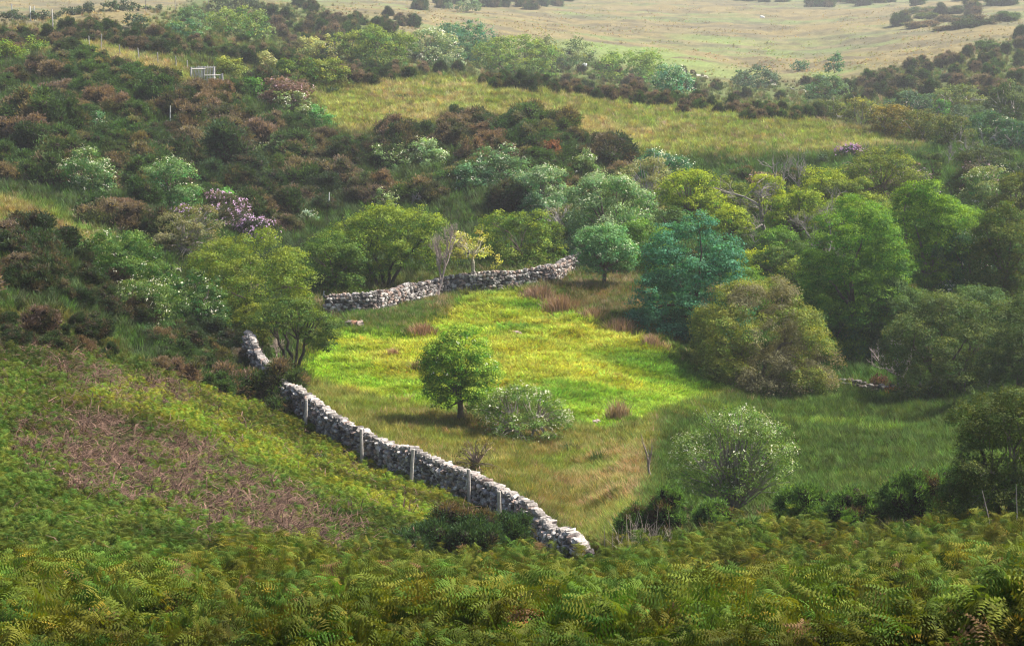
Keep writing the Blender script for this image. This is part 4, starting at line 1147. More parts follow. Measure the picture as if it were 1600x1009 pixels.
for a in ((400, 156, 46, 32, "dense green rounded bush right below the sheep pen", (0.04, 0.12, 0.02), (0.12, 0.24, 0.03)),
          (467, 134, 58, 42, "dark green bush with a yellow-green top beside the low hill crest", (0.05, 0.10, 0.02), (0.2, 0.25, 0.03)),
          (516, 138, 62, 44, "rounded yellow-green bush next to the grassy hill's left end", (0.09, 0.13, 0.03), (0.26, 0.28, 0.05)),
          (355, 118, 62, 26, "low yellowish bush just behind the sheep pen", (0.09, 0.13, 0.03), (0.26, 0.28, 0.05)),
          (418, 104, 30, 22, "small cream-flecked bush above the green rounded one", (0.2, 0.22, 0.08), (0.4, 0.4, 0.2)),
          (57, 82, 30, 24, "little yellow-green bush at the left above the scrub", (0.06, 0.12, 0.02), (0.2, 0.25, 0.03)),
          (10, 100, 50, 34, "light green bush at the far left of the scrub", (0.08, 0.14, 0.02), (0.2, 0.24, 0.03)),
          (626, 158, 18, 11, "small solitary dark bush on the grassy hill", (0.03, 0.05, 0.02), (0.04, 0.07, 0.02)),
          (520, 150, 20, 13, "small dark bush at the left edge of the grassy hill", (0.03, 0.05, 0.02), (0.04, 0.07, 0.02)),
          (255, 818, 34, 22, "small bright green tussock bush in the dead brown bracken", (0.04, 0.11, 0.01), (0.08, 0.2, 0.015)),
          (493, 728, 36, 20, "small dark gorse seedling bush in the yellow-green bracken", (0.03, 0.06, 0.02), (0.07, 0.11, 0.03)),
          (745, 745, 64, 58, "thin brownish twiggy bush in dry grass above the near wall", (0.09, 0.09, 0.03), (0.18, 0.14, 0.06))):
    tree(a[0], a[1], a[2], a[3], a[4], name='round_bush', cat='bush', tint=a[5], tips=a[6], trunk=0.02, fill=7 if 'twiggy' not in a[4] else 1.5, twigs=0 if 'twiggy' not in a[4] else 80, bushy=True, limbs=8, bark=(0.16, 0.12, 0.09))
# --- hazy valley beyond the hill
HZ = [(680, 106, 78, 50, "white blossoming tree standing out in the hazy valley", (0.07, 0.12, 0.06), (0.3, 0.34, 0.2), 1.2),
      (722, 92, 100, 48, "blue-green tree behind the white blossoming tree in the haze", (0.03, 0.11, 0.07), (0.12, 0.2, 0.08), 0),
      (600, 104, 84, 52, "hazy green tree left of the white blossoming one", (0.06, 0.12, 0.03), (0.2, 0.24, 0.05), 0),
      (556, 96, 50, 40, "smaller yellow-green tree at the left of the hazy tree row", (0.09, 0.14, 0.03), (0.24, 0.27, 0.05), 0),
      (800, 118, 130, 52, "widest yellow-green tree in the hazy valley", (0.07, 0.13, 0.03), (0.22, 0.26, 0.05), 0),
      (876, 108, 92, 42, "grey-green bush right of the widest hazy tree", (0.06, 0.10, 0.05), (0.16, 0.18, 0.08), 0),
      (985, 128, 90, 42, "bright hazy green tree beside the open moor", (0.08, 0.15, 0.03), (0.22, 0.28, 0.05), 0),
      (1048, 152, 60, 42, "mint coloured blossoming tree at the right end of the hazy row", (0.04, 0.13, 0.08), (0.2, 0.3, 0.2), 0.6),
      (508, 92, 86, 28, "low pale yellow bush in the haze above the crest", (0.14, 0.16, 0.06), (0.34, 0.34, 0.14), 0),
      (375, 62, 92, 42, "hazy green tree above the scrub at the upper left", (0.06, 0.12, 0.04), (0.2, 0.24, 0.06), 0),
      (300, 40, 56, 22, "low green tree clump below the pale field", (0.05, 0.10, 0.05), (0.1, 0.16, 0.05), 0),
      (290, 58, 70, 20, "teal low bush under the green clump", (0.04, 0.11, 0.06), (0.1, 0.18, 0.07), 0),
      (368, 22, 76, 30, "dark spiky tree on the skyline at the upper left", (0.04, 0.06, 0.04), (0.06, 0.08, 0.04), 0),
      (213, 44, 30, 18, "dark lone shrub on the pale grass below the hedge", (0.03, 0.055, 0.035), (0.05, 0.08, 0.04), 0),
      (1305, 115, 21, 24, "small round-headed tree on the open moor", (0.03, 0.10, 0.05), (0.06, 0.16, 0.07), 0),
      (1251, 110, 20, 12, "tiny bush left of the round-headed moor tree", (0.03, 0.10, 0.05), (0.06, 0.14, 0.07), 0),
      (1180, 140, 60, 30, "hazy dark bush left of the white track", (0.04, 0.08, 0.05), (0.08, 0.13, 0.07), 0),
      (1290, 158, 60, 34, "grey-green bush right of the white track", (0.05, 0.10, 0.05), (0.10, 0.16, 0.07), 0),
      (725, 18, 60, 12, "distant bush strip on the moor", (0.07, 0.11, 0.05), (0.1, 0.16, 0.07), 0)]
for a in HZ:
    tree(a[0], a[1], a[2] * 1.1, a[3] * 1.12, a[4], name='valley_tree', even=True, bough=1.6, tint=tuple(1.15 * q for q in a[5]), tips=tuple(1.2 * q for q in a[6]), trunk=0.06, fill=6, bloom=a[7], limbs=8, group="trees and bushes in the hazy valley", stems=2)
# --- belt of shrubs beyond the hill on the right
BELT = [(1300, 192, 62, 32, "first low shrub of the dark belt behind the grassy hill", (0.05, 0.075, 0.02), (0.14, 0.15, 0.03)),
        (1345, 200, 66, 44, "yellowish shrub near the start of the dark belt", (0.07, 0.09, 0.02), (0.2, 0.19, 0.035)),
        (1392, 214, 74, 52, "golden-brown shrub with pale stems in the dark belt", (0.09, 0.085, 0.025), (0.2, 0.16, 0.04)),
        (1440, 226, 72, 50, "olive shrub in the middle of the dark belt", (0.05, 0.07, 0.02), (0.13, 0.13, 0.03)),
        (1490, 232, 76, 48, "dark olive shrub towards the right of the belt", (0.04, 0.06, 0.018), (0.10, 0.11, 0.025)),
        (1545, 232, 74, 50, "deep green blossoming shrub at the right of the belt", (0.02, 0.06, 0.03), (0.06, 0.12, 0.05)),
        (1590, 240, 60, 44, "blue-green shrub at the end of the belt", (0.02, 0.065, 0.035), (0.06, 0.12, 0.06)),
        (1528, 270, 86, 38, "low dark shrub below the right end of the belt", (0.025, 0.04, 0.015), (0.06, 0.08, 0.02)),
        (1585, 285, 74, 40, "dark green shrub right beneath the belt", (0.02, 0.045, 0.015), (0.06, 0.09, 0.02)),
        (1575, 196, 70, 60, "rounded dark green tree above the belt at the right", (0.03, 0.055, 0.02), (0.08, 0.11, 0.03)),
        (1470, 188, 26, 28, "small pointed fresh green tree above the belt", (0.03, 0.10, 0.02), (0.07, 0.17, 0.03)),
        (1425, 178, 80, 32, "teal bush behind the belt", (0.03, 0.07, 0.04), (0.07, 0.12, 0.06)),
        (1500, 170, 82, 34, "yellowish green bush in the scrub beyond the belt", (0.07, 0.10, 0.035), (0.16, 0.18, 0.06)),
        (1530, 196, 90, 28, "low grey-green bush behind the belt's right half", (0.035, 0.065, 0.035), (0.07, 0.11, 0.05)),
        (1372, 186, 50, 26, "small dull teal bush above the golden-brown shrub", (0.03, 0.06, 0.035), (0.07, 0.11, 0.05))]
for a in BELT:
    tree(a[0], a[1], a[2], a[3], a[4], name='belt_shrub', cat='shrub', tint=tuple(1.25 * q for q in a[5]), tips=tuple(1.25 * q for q in a[6]), trunk=0.04, fill=6.5, limbs=10, stems=3, twigs=12, bark=(0.28, 0.25, 0.22), group="shrubs of the belt behind the grassy hill", bloom=0.4 if 'blossoming' in a[4] else 0)
# --- far hedge upper left
for i, (px, py, w, h) in enumerate(((8, 34, 22, 14), (20, 32, 14, 13), (33, 33, 22, 12), (48, 33, 20, 14), (64, 32, 18, 13), (82, 30, 22, 10), (104, 25, 28, 11), (126, 22, 26, 10), (148, 19, 28, 13), (172, 17, 26, 13), (199, 18, 36, 16), (240, 17, 36, 7))):
    tree(px, py, w, h, "dark bushy tree in the distant hedge row below the pale field", name='hedge_tree', tint=(0.03, 0.05, 0.03), tips=(0.05, 0.085, 0.04), trunk=0.1, fill=6, limbs=4, group="trees of the distant hedge")
# --- rhododendrons
PURPLE = (0.54, 0.36, 0.58)
for px, py, w, h, lab, tt, bl, bc in (
        (352, 352, 62, 40, "purple-flowered rhododendron, upper one below the scrub hillside", (0.05, 0.055, 0.03), 1.6, PURPLE),
        (300, 360, 46, 36, "rhododendron with lilac flowers and yellow-green leaves at the left of the purple ones", (0.10, 0.11, 0.03), 1.0, PURPLE),
        (404, 384, 48, 40, "rounded purple rhododendron lowest of the purple ones", (0.035, 0.045, 0.025), 2.2, (0.50, 0.33, 0.56)),
        (376, 372, 34, 34, "small rhododendron with sparse purple flowers between two full ones", (0.04, 0.05, 0.03), 0.9, PURPLE),
        (445, 172, 60, 44, "faded pinkish brown rhododendron under the sheep pen hill", (0.12, 0.08, 0.06), 1.0, (0.45, 0.30, 0.34)),
        (512, 92, 34, 16, "small lilac rhododendron on the low crest", (0.04, 0.06, 0.03), 1.2, (0.55, 0.42, 0.58)),
        (1330, 252, 34, 20, "purple rhododendron at the lower edge of the grassy hill", (0.03, 0.05, 0.03), 2.4, (0.42, 0.24, 0.48)),
        (1432, 308, 46, 40, "purple rhododendron left of the ivy-covered stumps", (0.04, 0.06, 0.03), 1.2, PURPLE),
        (1524, 318, 44, 54, "faded pink rhododendron between the ivy-covered stump and the pale tree", (0.08, 0.07, 0.045), 1.2, (0.42, 0.28, 0.32)),
        (1188, 300, 30, 24, "pinkish flower bush among the bleached branches", (0.16, 0.12, 0.08), 1.0, (0.45, 0.32, 0.30)),
        (295, 455, 20, 14, "small pink-flowered bush behind the dotted dark hawthorn", (0.05, 0.08, 0.03), 1.4, (0.55, 0.35, 0.48))):
    tree(px, py, w * 1.2, h * 1.15, lab, name='rhododendron', cat='rhododendron', tint=tt, tips=tuple(q * 1.5 for q in tt), trunk=0.02, fill=6, bloom=bl, bloomcol=bc, bushy=True, limbs=8, bloomname='flowers', bloompx=1.3)

# --- bare and dead trees
def bare(px, py, h, label, col, seed, spread=0.5, depth=4, r0=0.09, lean=(0, 0), up=0.5, kids=(3, 5), name='dead_tree', first=0.3, d=None, wide=1.0):
    loc, dd = gpt(px, py) if d is None else (Vector(at_d(px, d)), d)
    s = loc.length / F
    root = bpy.data.objects.new(name, None); COL.objects.link(root); root.location = loc
    tag(root, label, 'tree')
    r = np.random.default_rng(seed)
    H = h * s
    mb = MB(); twig_tree(mb, (0, 0, 0), H * 1.1, spread, r, col, r0, depth, up, first, kids, lean)
    v = np.concatenate(mb.v)
    top = v[:, 2].max()
    k = H / max(top, 0.1)
    for a in mb.v: a *= np.array([k * wide, k * wide, k])
    mb.tube([(0, 0, -0.25), (0, 0, 0.0), (0, 0, 0.08)], [r0 * 1.5, r0 * 1.3, r0], col, 7)
    mb.build('trunk', M_BARK, root)
    return root, s
TREE_GREY = (0.27, 0.24, 0.22)
bare(684, 470, 122, "leafless pinkish grey tree with dark trunk in front of the far wall", (0.30, 0.24, 0.22), 21, spread=0.38, depth=5, r0=0.09, up=0.9, kids=(3, 5), name='bare_tree')
bare(1419, 610, 106, "bleached leafless tree in front of the wide dark dome tree", (0.46, 0.40, 0.36), 22, spread=0.45, depth=4, r0=0.10, lean=(-0.1, 0), up=0.6)
bare(1016, 755, 78, "dead stump-like young tree with upright twigs in the boggy gully", (0.28, 0.22, 0.19), 23, spread=0.3, depth=3, r0=0.075, up=1.0, kids=(3, 4), first=0.5, wide=0.8)
bare(1196, 372, 112, "forked bleached dead tree rising out of the wood", (0.24, 0.21, 0.19), 24, spread=0.65, depth=5, r0=0.12, lean=(-0.35, 0), up=0.1, kids=(3, 4), wide=1.35)
bare(1212, 320, 86, "upright bleached dead branches right of the forked dead tree", TREE_GREY, 25, spread=0.5, depth=3, r0=0.10, up=0.5)
bare(1248, 315, 96, "tall thin bleached dead tree against the grassy hill", TREE_GREY, 26, spread=0.45, depth=4, r0=0.09, up=0.5)
bare(1272, 440, 150, "leaning dead tree slanting up over the dark hollow", (0.25, 0.22, 0.2), 27, spread=0.4, depth=5, r0=0.08, lean=(0.55, 0), up=0.1)
bare(1170, 405, 50, "low broken dead branches above the dark hollow", (0.3, 0.27, 0.24), 28, spread=0.8, depth=4, r0=0.06, lean=(0.7, 0), up=-0.1)
bare(1360, 280, 60, "thin grey leafless tree at the hill edge near the purple rhododendron", TREE_GREY, 29, spread=0.4, depth=3, r0=0.07, up=0.7)
bare(1480, 262, 40, "low tangle of bare grey twigs under the belt", TREE_GREY, 30, spread=0.6, depth=4, r0=0.06, up=0.5, name='bare_shrub')
bare(1512, 256, 44, "taller tangle of bare grey twigs right of the first", TREE_GREY, 31, spread=0.55, depth=4, r0=0.06, up=0.5, name='bare_shrub')
bare(640, 330, 34, "thin grey bare tree poking above the broad dome-shaped tree", TREE_GREY, 32, spread=0.4, depth=3, r0=0.05, name='bare_tree')
bare(432, 566, 50, "tangled grey bare bush beside the top end of the near wall", (0.42, 0.34, 0.31), 33, spread=0.7, depth=4, r0=0.05, name='bare_shrub')
bare(870, 380, 46, "leafless silvery bush in front of the pale trees", (0.42, 0.4, 0.4), 34, spread=0.6, depth=4, r0=0.05, name='bare_shrub')

def ivy(px, py, w, h, label, seed, lobes):
    root, W, H, s = tree(px, py, w, h, label, name='ivy_clad_stump', tint=(0.030, 0.05, 0.012), tips=(0.09, 0.11, 0.015), lobes=lobes, trunk=0.3, fill=8, limbs=6, tipz=0.1, rough=0.5)
ivy(1503, 318, 34, 76, "thick ivy-covered dead trunk with ragged forked top", 1, [(-.1, 0, .3, .3, .3, .34), (0, 0, .62, .26, .26, .3), (.05, 0, .86, .16, .16, .16), (.38, 0, .6, .14, .14, .1), (-.22, 0, .82, .12, .12, .14)])
ivy(1456, 305, 40, 66, "pair of thinner ivy-covered trunks left of the thick one", 2, [(-.3, 0, .5, .12, .14, .42), (.15, 0, .55, .13, .14, .45), (.1, 0, .2, .3, .3, .2)])
# ================================================================== gorse and heath bushes
gr = np.random.default_rng(99)
GG = (0.030, 0.060, 0.018); GB = (0.135, 0.085, 0.060)
PAL = {'green': ((0.050, 0.105, 0.030), (0.13, 0.12, 0.055), 0.12), 'brown': ((0.065, 0.080, 0.036), (0.170, 0.126, 0.098), 0.64),
       'mixed': ((0.052, 0.095, 0.030), (0.145, 0.118, 0.078), 0.42), 'dark': ((0.034, 0.064, 0.026), (0.09, 0.072, 0.050), 0.35),
       'olive': ((0.10, 0.135, 0.034), (0.17, 0.14, 0.08), 0.3)}
PROTO = {}
for pn, (g, b, amt) in PAL.items():
    PROTO[pn] = [gorse_mesh(np.random.default_rng(50 + i * 7 + len(pn)), 9000, 0.050, g, b, amt, spike=0.34) for i in range(4)]
    for m in PROTO[pn]: m.materials.append(M_LEAF)

def zmask_poly(pts):
    return poly_mask(pts, 1)
BZ = [ # polygon, target number, size range in metres, palettes, label, group, flatness
 ([(0,95),(110,90),(230,130),(300,150),(420,150),(480,190),(520,222),(640,222),(700,198),(830,196),(900,218),(965,245),(1000,275),(905,330),(830,330),(700,335),(600,325),(480,340),(440,395),(330,330),(300,400),(170,362),(60,312),(0,295)], 300, (2.0, 3.6),
  (('green', .26), ('brown', .30), ('mixed', .28), ('dark', .16)), "gorse bush, one of the many packed over the dark hillside", "gorse bushes on the dark hillside"),
 ([(0,62),(60,60),(90,75),(120,52),(240,60),(330,80),(440,100),(430,116),(340,100),(240,86),(150,72),(40,90),(0,95)], 46, (1.5, 2.8), (('dark', .5), ('mixed', .3), ('brown', .2)), "dark bush in the scrub between the pale grass and the hedge row", "bushes of the upper left scrub"),
 ([(400,120),(440,105),(560,100),(640,110),(690,125),(600,138),(540,140),(480,150),(400,140)], 26, (1.6, 3.0), (('green', .5), ('dark', .3), ('brown', .2)), "dark green gorse bush on the low crest left of the grassy hill", "gorse on the low crest"),
 ([(750,128),(880,133),(1000,152),(1130,168),(1280,178),(1290,196),(1150,186),(1000,168),(860,150),(750,140)], 78, (1.4, 2.5), (('brown', .45), ('mixed', .35), ('green', .2)), "brownish gorse bush in the strip along the back of the grassy hill", "gorse strip behind the grassy hill"),
 ([(380,20),(470,10),(620,28),(660,45),(600,60),(640,90),(500,100),(420,85),(400,60)], 44, (2.0, 4.0), (('mixed', .4), ('brown', .2), ('olive', .4)), "hazy heath bush in the distant scrub below the moor", "hazy scrub bushes left of the moor"),
 ([(640,95),(860,85),(960,100),(1100,125),(1180,128),(1260,150),(1100,165),(960,145),(800,125),(650,120)], 34, (1.4, 2.6), (('mixed', .4), ('olive', .6)), "grey-green bush filling the hazy valley behind the hill", "hazy valley bushes"),
 ([(1240,130),(1340,135),(1400,120),(1480,85),(1600,55),(1600,190),(1480,160),(1400,165),(1290,165)], 56, (2.0, 3.8), (('dark', .5), ('brown', .3), ('mixed', .2)), "dark heath bush on the moor edge beyond the belt of shrubs", "heath bushes on the right moor edge"),
 ([(1080,-5),(1600,-5),(1600,30),(1440,35),(1400,15),(1100,5)], 26, (5, 9), (('mixed', .6), ('olive', .4)), "distant heath clump at the top of the moor", "distant heath clumps"),
 ([(620,0),(760,-5),(960,-2),(820,14),(640,22)], 16, (4, 8), (('mixed', .6), ('olive', .4)), "distant hazy heath clump on the pale moor", "distant heath clumps"),
 ([(1390,42),(1520,22),(1530,40),(1400,48)], 12, (5, 9), (('mixed', .6), ('olive', .4)), "distant heath clump right of the moor", "distant heath clumps"),
 ([(0,372),(60,378),(115,395),(130,420),(60,440),(0,450)], 18, (1.2, 2.2), (('brown', .6), ('dark', .4)), "dark brown gorse bush on the knoll at the left", "brown gorse on the left knoll"),
 ([(60,430),(180,450),(260,520),(360,520),(420,545),(400,560),(330,560),(230,545),(120,490),(40,470)], 32, (1.0, 2.0), (('dark', .4), ('mixed', .4), ('brown', .2)), "low gorse bush under the hawthorns left of the walls", "gorse under the left hawthorns"),
 ([(220,575),(300,560),(380,575),(440,600),(436,650),(360,630),(270,605)], 20, (1.0, 1.9), (('green', .4), ('mixed', .4), ('brown', .2)), "gorse bush crowding the top end of the near stone wall", "gorse at the near wall's top end"),
 ([(0,500),(90,505),(190,560),(150,580),(60,550),(0,560)], 14, (0.6, 1.2), (('brown', .4), ('dark', .6)), "small dark heather clump on the rough left slope", "heather clumps on the rough slope"),
 ([(960,380),(1080,360),(1160,400),(1280,430),(1350,440),(1300,420),(1560,400),(1600,300),(1600,560),(1400,470),(1250,520),(1050,470),(1000,440)], 30, (1.8, 3.2), (('green', .6), ('dark', .4)), "dark underwood bush between the trees of the right wood", "underwood bushes in the wood"),
 ([(1050,300),(1350,265),(1480,285),(1540,300),(1500,330),(1300,340),(1100,345)], 24, (1.5, 2.8), (('olive', .7), ('green', .3)), "olive bush under the bleached branches along the upper edge of the wood", "bushes at the wood's upper edge"),
]
COUNT = []
for bi, (pg, num, (s0, s1), pals, lab, grp) in enumerate(BZ):
    m = zmask_poly(pg)
    xs = [p[0] for p in pg]; ys = [p[1] for p in pg]
    got = []; tries = 0
    names = [p[0] for p in pals]; w = np.array([p[1] for p in pals])
    while len(got) < num and tries < 80:
        tries += 1
        px = gr.uniform(min(xs) - 15, max(xs) + 15, 60); py = gr.uniform(min(ys) - 4, max(ys) + 8, 60)
        ok = samp(m, px, py) > 0.5
        for x_, y_ in zip(px[ok], py[ok]):
            d = float(first_d(x_, y_)[0]); sz = gr.uniform(s0, s1) * (1.35 if gr.random() < 0.12 else 1.0)
            wpx = sz / (d * 1.02) * F
            if any(abs(x_ - a) < (wpx + c) * 0.28 and abs(y_ - b) < (wpx + c) * 0.13 for a, b, c, _, _ in got): continue
            if any(abs(x_ - a) < e * 0.5 + wpx * 0.3 and y_ > b - 3 and y_ - wpx * 0.72 < b - 0.22 * f for a, b, e, f in TREES_AT): continue
            got.append((x_, y_, wpx, d, sz))
            if len(got) >= num: break
    for x_, y_, wpx, d, sz in got:
        # patches of like bushes
        q = fbm(np.array([x_ / 60.0]), np.array([y_ / 35.0]), 5 + bi, 2)[0]
        q = (q - 0.5) * 2.4 + 0.5 + gr.normal() * 0.22
        k = int(np.searchsorted(np.cumsum(w) / w.sum(), np.clip(q, 0, 0.999)))
        COUNT.append((wpx, x_, d, sz, names[k], lab, grp))
COUNT.sort(key=lambda t: -t[0])
ADJ = {'green': "green", 'brown': "brown", 'mixed': "green and brown", 'dark': "very dark", 'olive': "olive"}
rest = []
for i, (wpx, x_, d, sz, pn, lab, grp) in enumerate(COUNT):
    p = at_d(x_, d)
    if i < 290:
        o = bpy.data.objects.new('gorse_bush' if 'heath' not in lab and 'heather' not in lab else 'heath_bush', PROTO[pn][i % 4])
        COL.objects.link(o)
        o.location = Vector(p) - Vector((0, 0, 0.06 * sz))
        o.rotation_euler = (gr.normal() * 0.08, gr.normal() * 0.08, gr.uniform(0, 6.28))
        o.scale = (sz, sz * gr.uniform(0.85, 1.15), sz * gr.uniform(0.62, 0.95) * (0.42 if 'distant' in lab else (0.7 if d > 215 else 1.0)))
        t = gr.uniform(0.75, 1.3)
        o.color = (t * gr.uniform(0.9, 1.12), t, t * gr.uniform(0.85, 1.15), 1)
        tag(o, ADJ[pn] + ' ' + lab.replace('dark green ', '').replace('dark brown ', '').replace('brownish ', '').replace('grey-green ', '').replace('olive ', '').replace('dark heath', 'heath').replace('dark bush', 'bush').replace('low gorse', 'low gorse'), 'bush', grp + ', ' + ADJ[pn])
    else:
        rest.append((p - np.array([0, 0, 0.22 * sz if 'distant' in lab else 0.1 * sz]), sz, pn))
for zn, nn, pxr_, pns in (('wood', 330, (1690, 2020), ('green', 'dark', 'olive')), ('scrub', 260, (-420, -60), ('green', 'brown', 'mixed')), ('moor', 0, (0, 1), ('dark',))):
    if not nn: continue
    px_, d_ = pts_in([zn], int(nn * 1720 / (pxr_[1] - pxr_[0])), gr, pxr=pxr_)
    for p_, d__ in zip(at_d(px_, d_), d_):
        rest.append((p_ - np.array([0, 0, 0.2]), gr.uniform(2.0, 3.4) * (1.5 if zn == 'wood' else 1.0), pns[int(gr.integers(3))] if True else ''))
if rest:
    pr = [proto('bush_form', PROTO[k][j].copy(), M_LEAFI) for k in ('green', 'brown', 'mixed', 'dark') for j in (0,)]
    for q in pr:
        q.data.materials.clear(); q.data.materials.append(M_LEAFI)
    pts = np.array([r_[0] for r_ in rest]); sc = np.array([r_[1] for r_ in rest]) * 0.9
    scatter('distant_scrub', pr, pts, gr.uniform(0, 6.28, len(pts)), sc, np.tile([1, 1, 1.0], (len(pts), 1)) * gr.uniform(0.75, 1.3, (len(pts), 1)), seed=3, tilt=0.08)

# --- big near bushes, each with its own form
def near_bush(px, py, W, H, label, lobes, seed, green=(0.026, 0.062, 0.020), brown=(0.11, 0.065, 0.04), amt=0.12, d=None, leafpx=2.4, name='gorse_bush', rep=1.0, spike=0.3, flowers=0.0):
    loc, dd = gpt(px, py) if d is None else (Vector(at_d(px, d)), d)
    s = loc.length / F; w = W * s; h = H * s
    lf = leafpx * s * 1.56
    n = int(min(90000, 7.5 * rep * w * h / (lf * lf * spike)))
    LB = [(a, b, c, e, f, g) for a, b, c, e, f, g in lobes]
    r = np.random.default_rng(seed)
    me = gorse_mesh(r, n, lf, green, brown, amt, LB, (w, w, h), spike=spike, flowers=flowers)
    o = link(name, me, M_LEAF, loc=loc - Vector((0, 0, 0.05)))
    tag(o, label, 'bush')
    return o
def domes(r, n, flat=1.0):
    L = [(0, 0, .28, .38, .28, .34)]
    for i in range(int(n * 2.6)):
        a = r.uniform(0, 6.28); q = 0.44 * math.sqrt(r.random())
        e = r.uniform(0.07, 0.15)
        L.append((q * math.cos(a), q * math.sin(a) * 0.7, (0.84 - 1.7 * q * q) * r.uniform(0.62, 1.12), e, e, e * r.uniform(0.9, 1.5) * flat))
    return L
NB = [(712, 905, 130, 108, "largest dark gorse bush with brown tips in front of the lower wall", 0.05, 50, 9), (640, 905, 70, 56, "lower dark gorse bush left of the largest one", 0.15, 49, 6), (573, 900, 46, 62, "small pointed gorse bush with a rusty tip at the bracken edge", 0.2, 49, 5),
      (800, 900, 70, 96, "upright gorse bush with brown spikes right of the largest one", 0.22, 52, 7), (760, 905, 60, 62, "low blue-green gorse bush between the largest and the upright one", 0.02, 51, 6),
      (1040, 862, 62, 92, "two-tiered dark gorse bush standing above the dead stalks", 0.04, 54, 5), (990, 866, 50, 70, "round dark gorse bush above the dead stalks", 0.1, 54, 5), (1112, 862, 62, 78, "dense clipped-looking gorse dome left of the wiry hawthorn trunk", 0.04, 54, 6),
      (1185, 858, 72, 62, "low green gorse mound right of the wiry hawthorn trunk", 0.05, 52, 6), (1255, 858, 92, 92, "lumpy gorse mound with a rusty patch", 0.12, 53, 9), (1335, 852, 92, 82, "rounded gorse mound between the lumpy one and the darkest", 0.03, 52, 8),
      (1432, 850, 104, 100, "broad dark gorse dome at the edge of the marshy meadow", 0.03, 52, 9), (1485, 850, 92, 104, "tall dark gorse dome next to the big shadowy tree", 0.05, 53, 9), (1395, 850, 50, 80, "small dark gorse bush wedged between two domes", 0.03, 52, 5), (1545, 848, 90, 70, "dark gorse bush under the big shadowy tree", 0.05, 52, 7)]
TOPS = {712: 797, 640: 835, 573: 832, 800: 800, 760: 850, 1040: 768, 990: 795, 1112: 782, 1185: 815, 1255: 765, 1335: 772, 1432: 742, 1485: 738, 1395: 790, 1545: 790}
for i, (px, py, W, H, lab, amt, d, nl) in enumerate(NB):
    r = np.random.default_rng(400 + i)
    gp = at_d(px, d); H = (project(gp[0], gp[1], gp[2])[1] - TOPS[px]) * 1.13
    near_bush(px, py, W * 1.12, H, lab, domes(r, nl + 3), 300 + i, amt=amt + (0.1 if px < 900 else 0.0), d=d, brown=(0.12, 0.085, 0.05), green=(0.045, 0.092, 0.036) if px < 900 else (0.092, 0.18, 0.045))
near_bush(428, 640, 98, 78, "gorse bush covering a gap in the near wall's upper part", domes(gr, 6), 96, green=(0.055, 0.095, 0.030), brown=(0.17, 0.125, 0.09), amt=0.45)
near_bush(350, 622, 96, 48, "broad dark gorse bush left of the near wall's upper part", domes(gr, 7), 97, green=(0.045, 0.085, 0.028), brown=(0.17, 0.12, 0.09), amt=0.4)
near_bush(438, 655, 46, 40, "small gorse bush against the face of the near wall", domes(gr, 5), 98, green=(0.045, 0.085, 0.028), brown=(0.17, 0.12, 0.09), amt=0.35)
near_bush(858, 252, 34, 30, "rust-coloured dead gorse bush among the brown ones", domes(gr, 6), 91, green=(0.22, 0.09, 0.04), brown=(0.26, 0.1, 0.045), amt=0.6)
near_bush(957, 245, 46, 36, "dark rounded bush at the right end of the brown gorse", domes(gr, 5), 92, green=(0.022, 0.05, 0.018), amt=0.02)
near_bush(1375, 612, 26, 26, "dead reddish brown bush on the collapsed rubble wall", domes(gr, 5), 93, green=(0.10, 0.05, 0.04), brown=(0.14, 0.07, 0.05), amt=0.5, name='dead_bush')
near_bush(1270, 592, 26, 14, "orange-brown dead fern clump at the left end of the rubble wall", domes(gr, 4), 94, green=(0.28, 0.10, 0.04), brown=(0.3, 0.12, 0.05), amt=0.5, name='fern_clump')
near_bush(1395, 618, 20, 11, "orange-brown dead fern clump in the middle of the rubble wall", domes(gr, 4), 95, green=(0.28, 0.11, 0.05), brown=(0.3, 0.12, 0.05), amt=0.5, name='fern_clump')
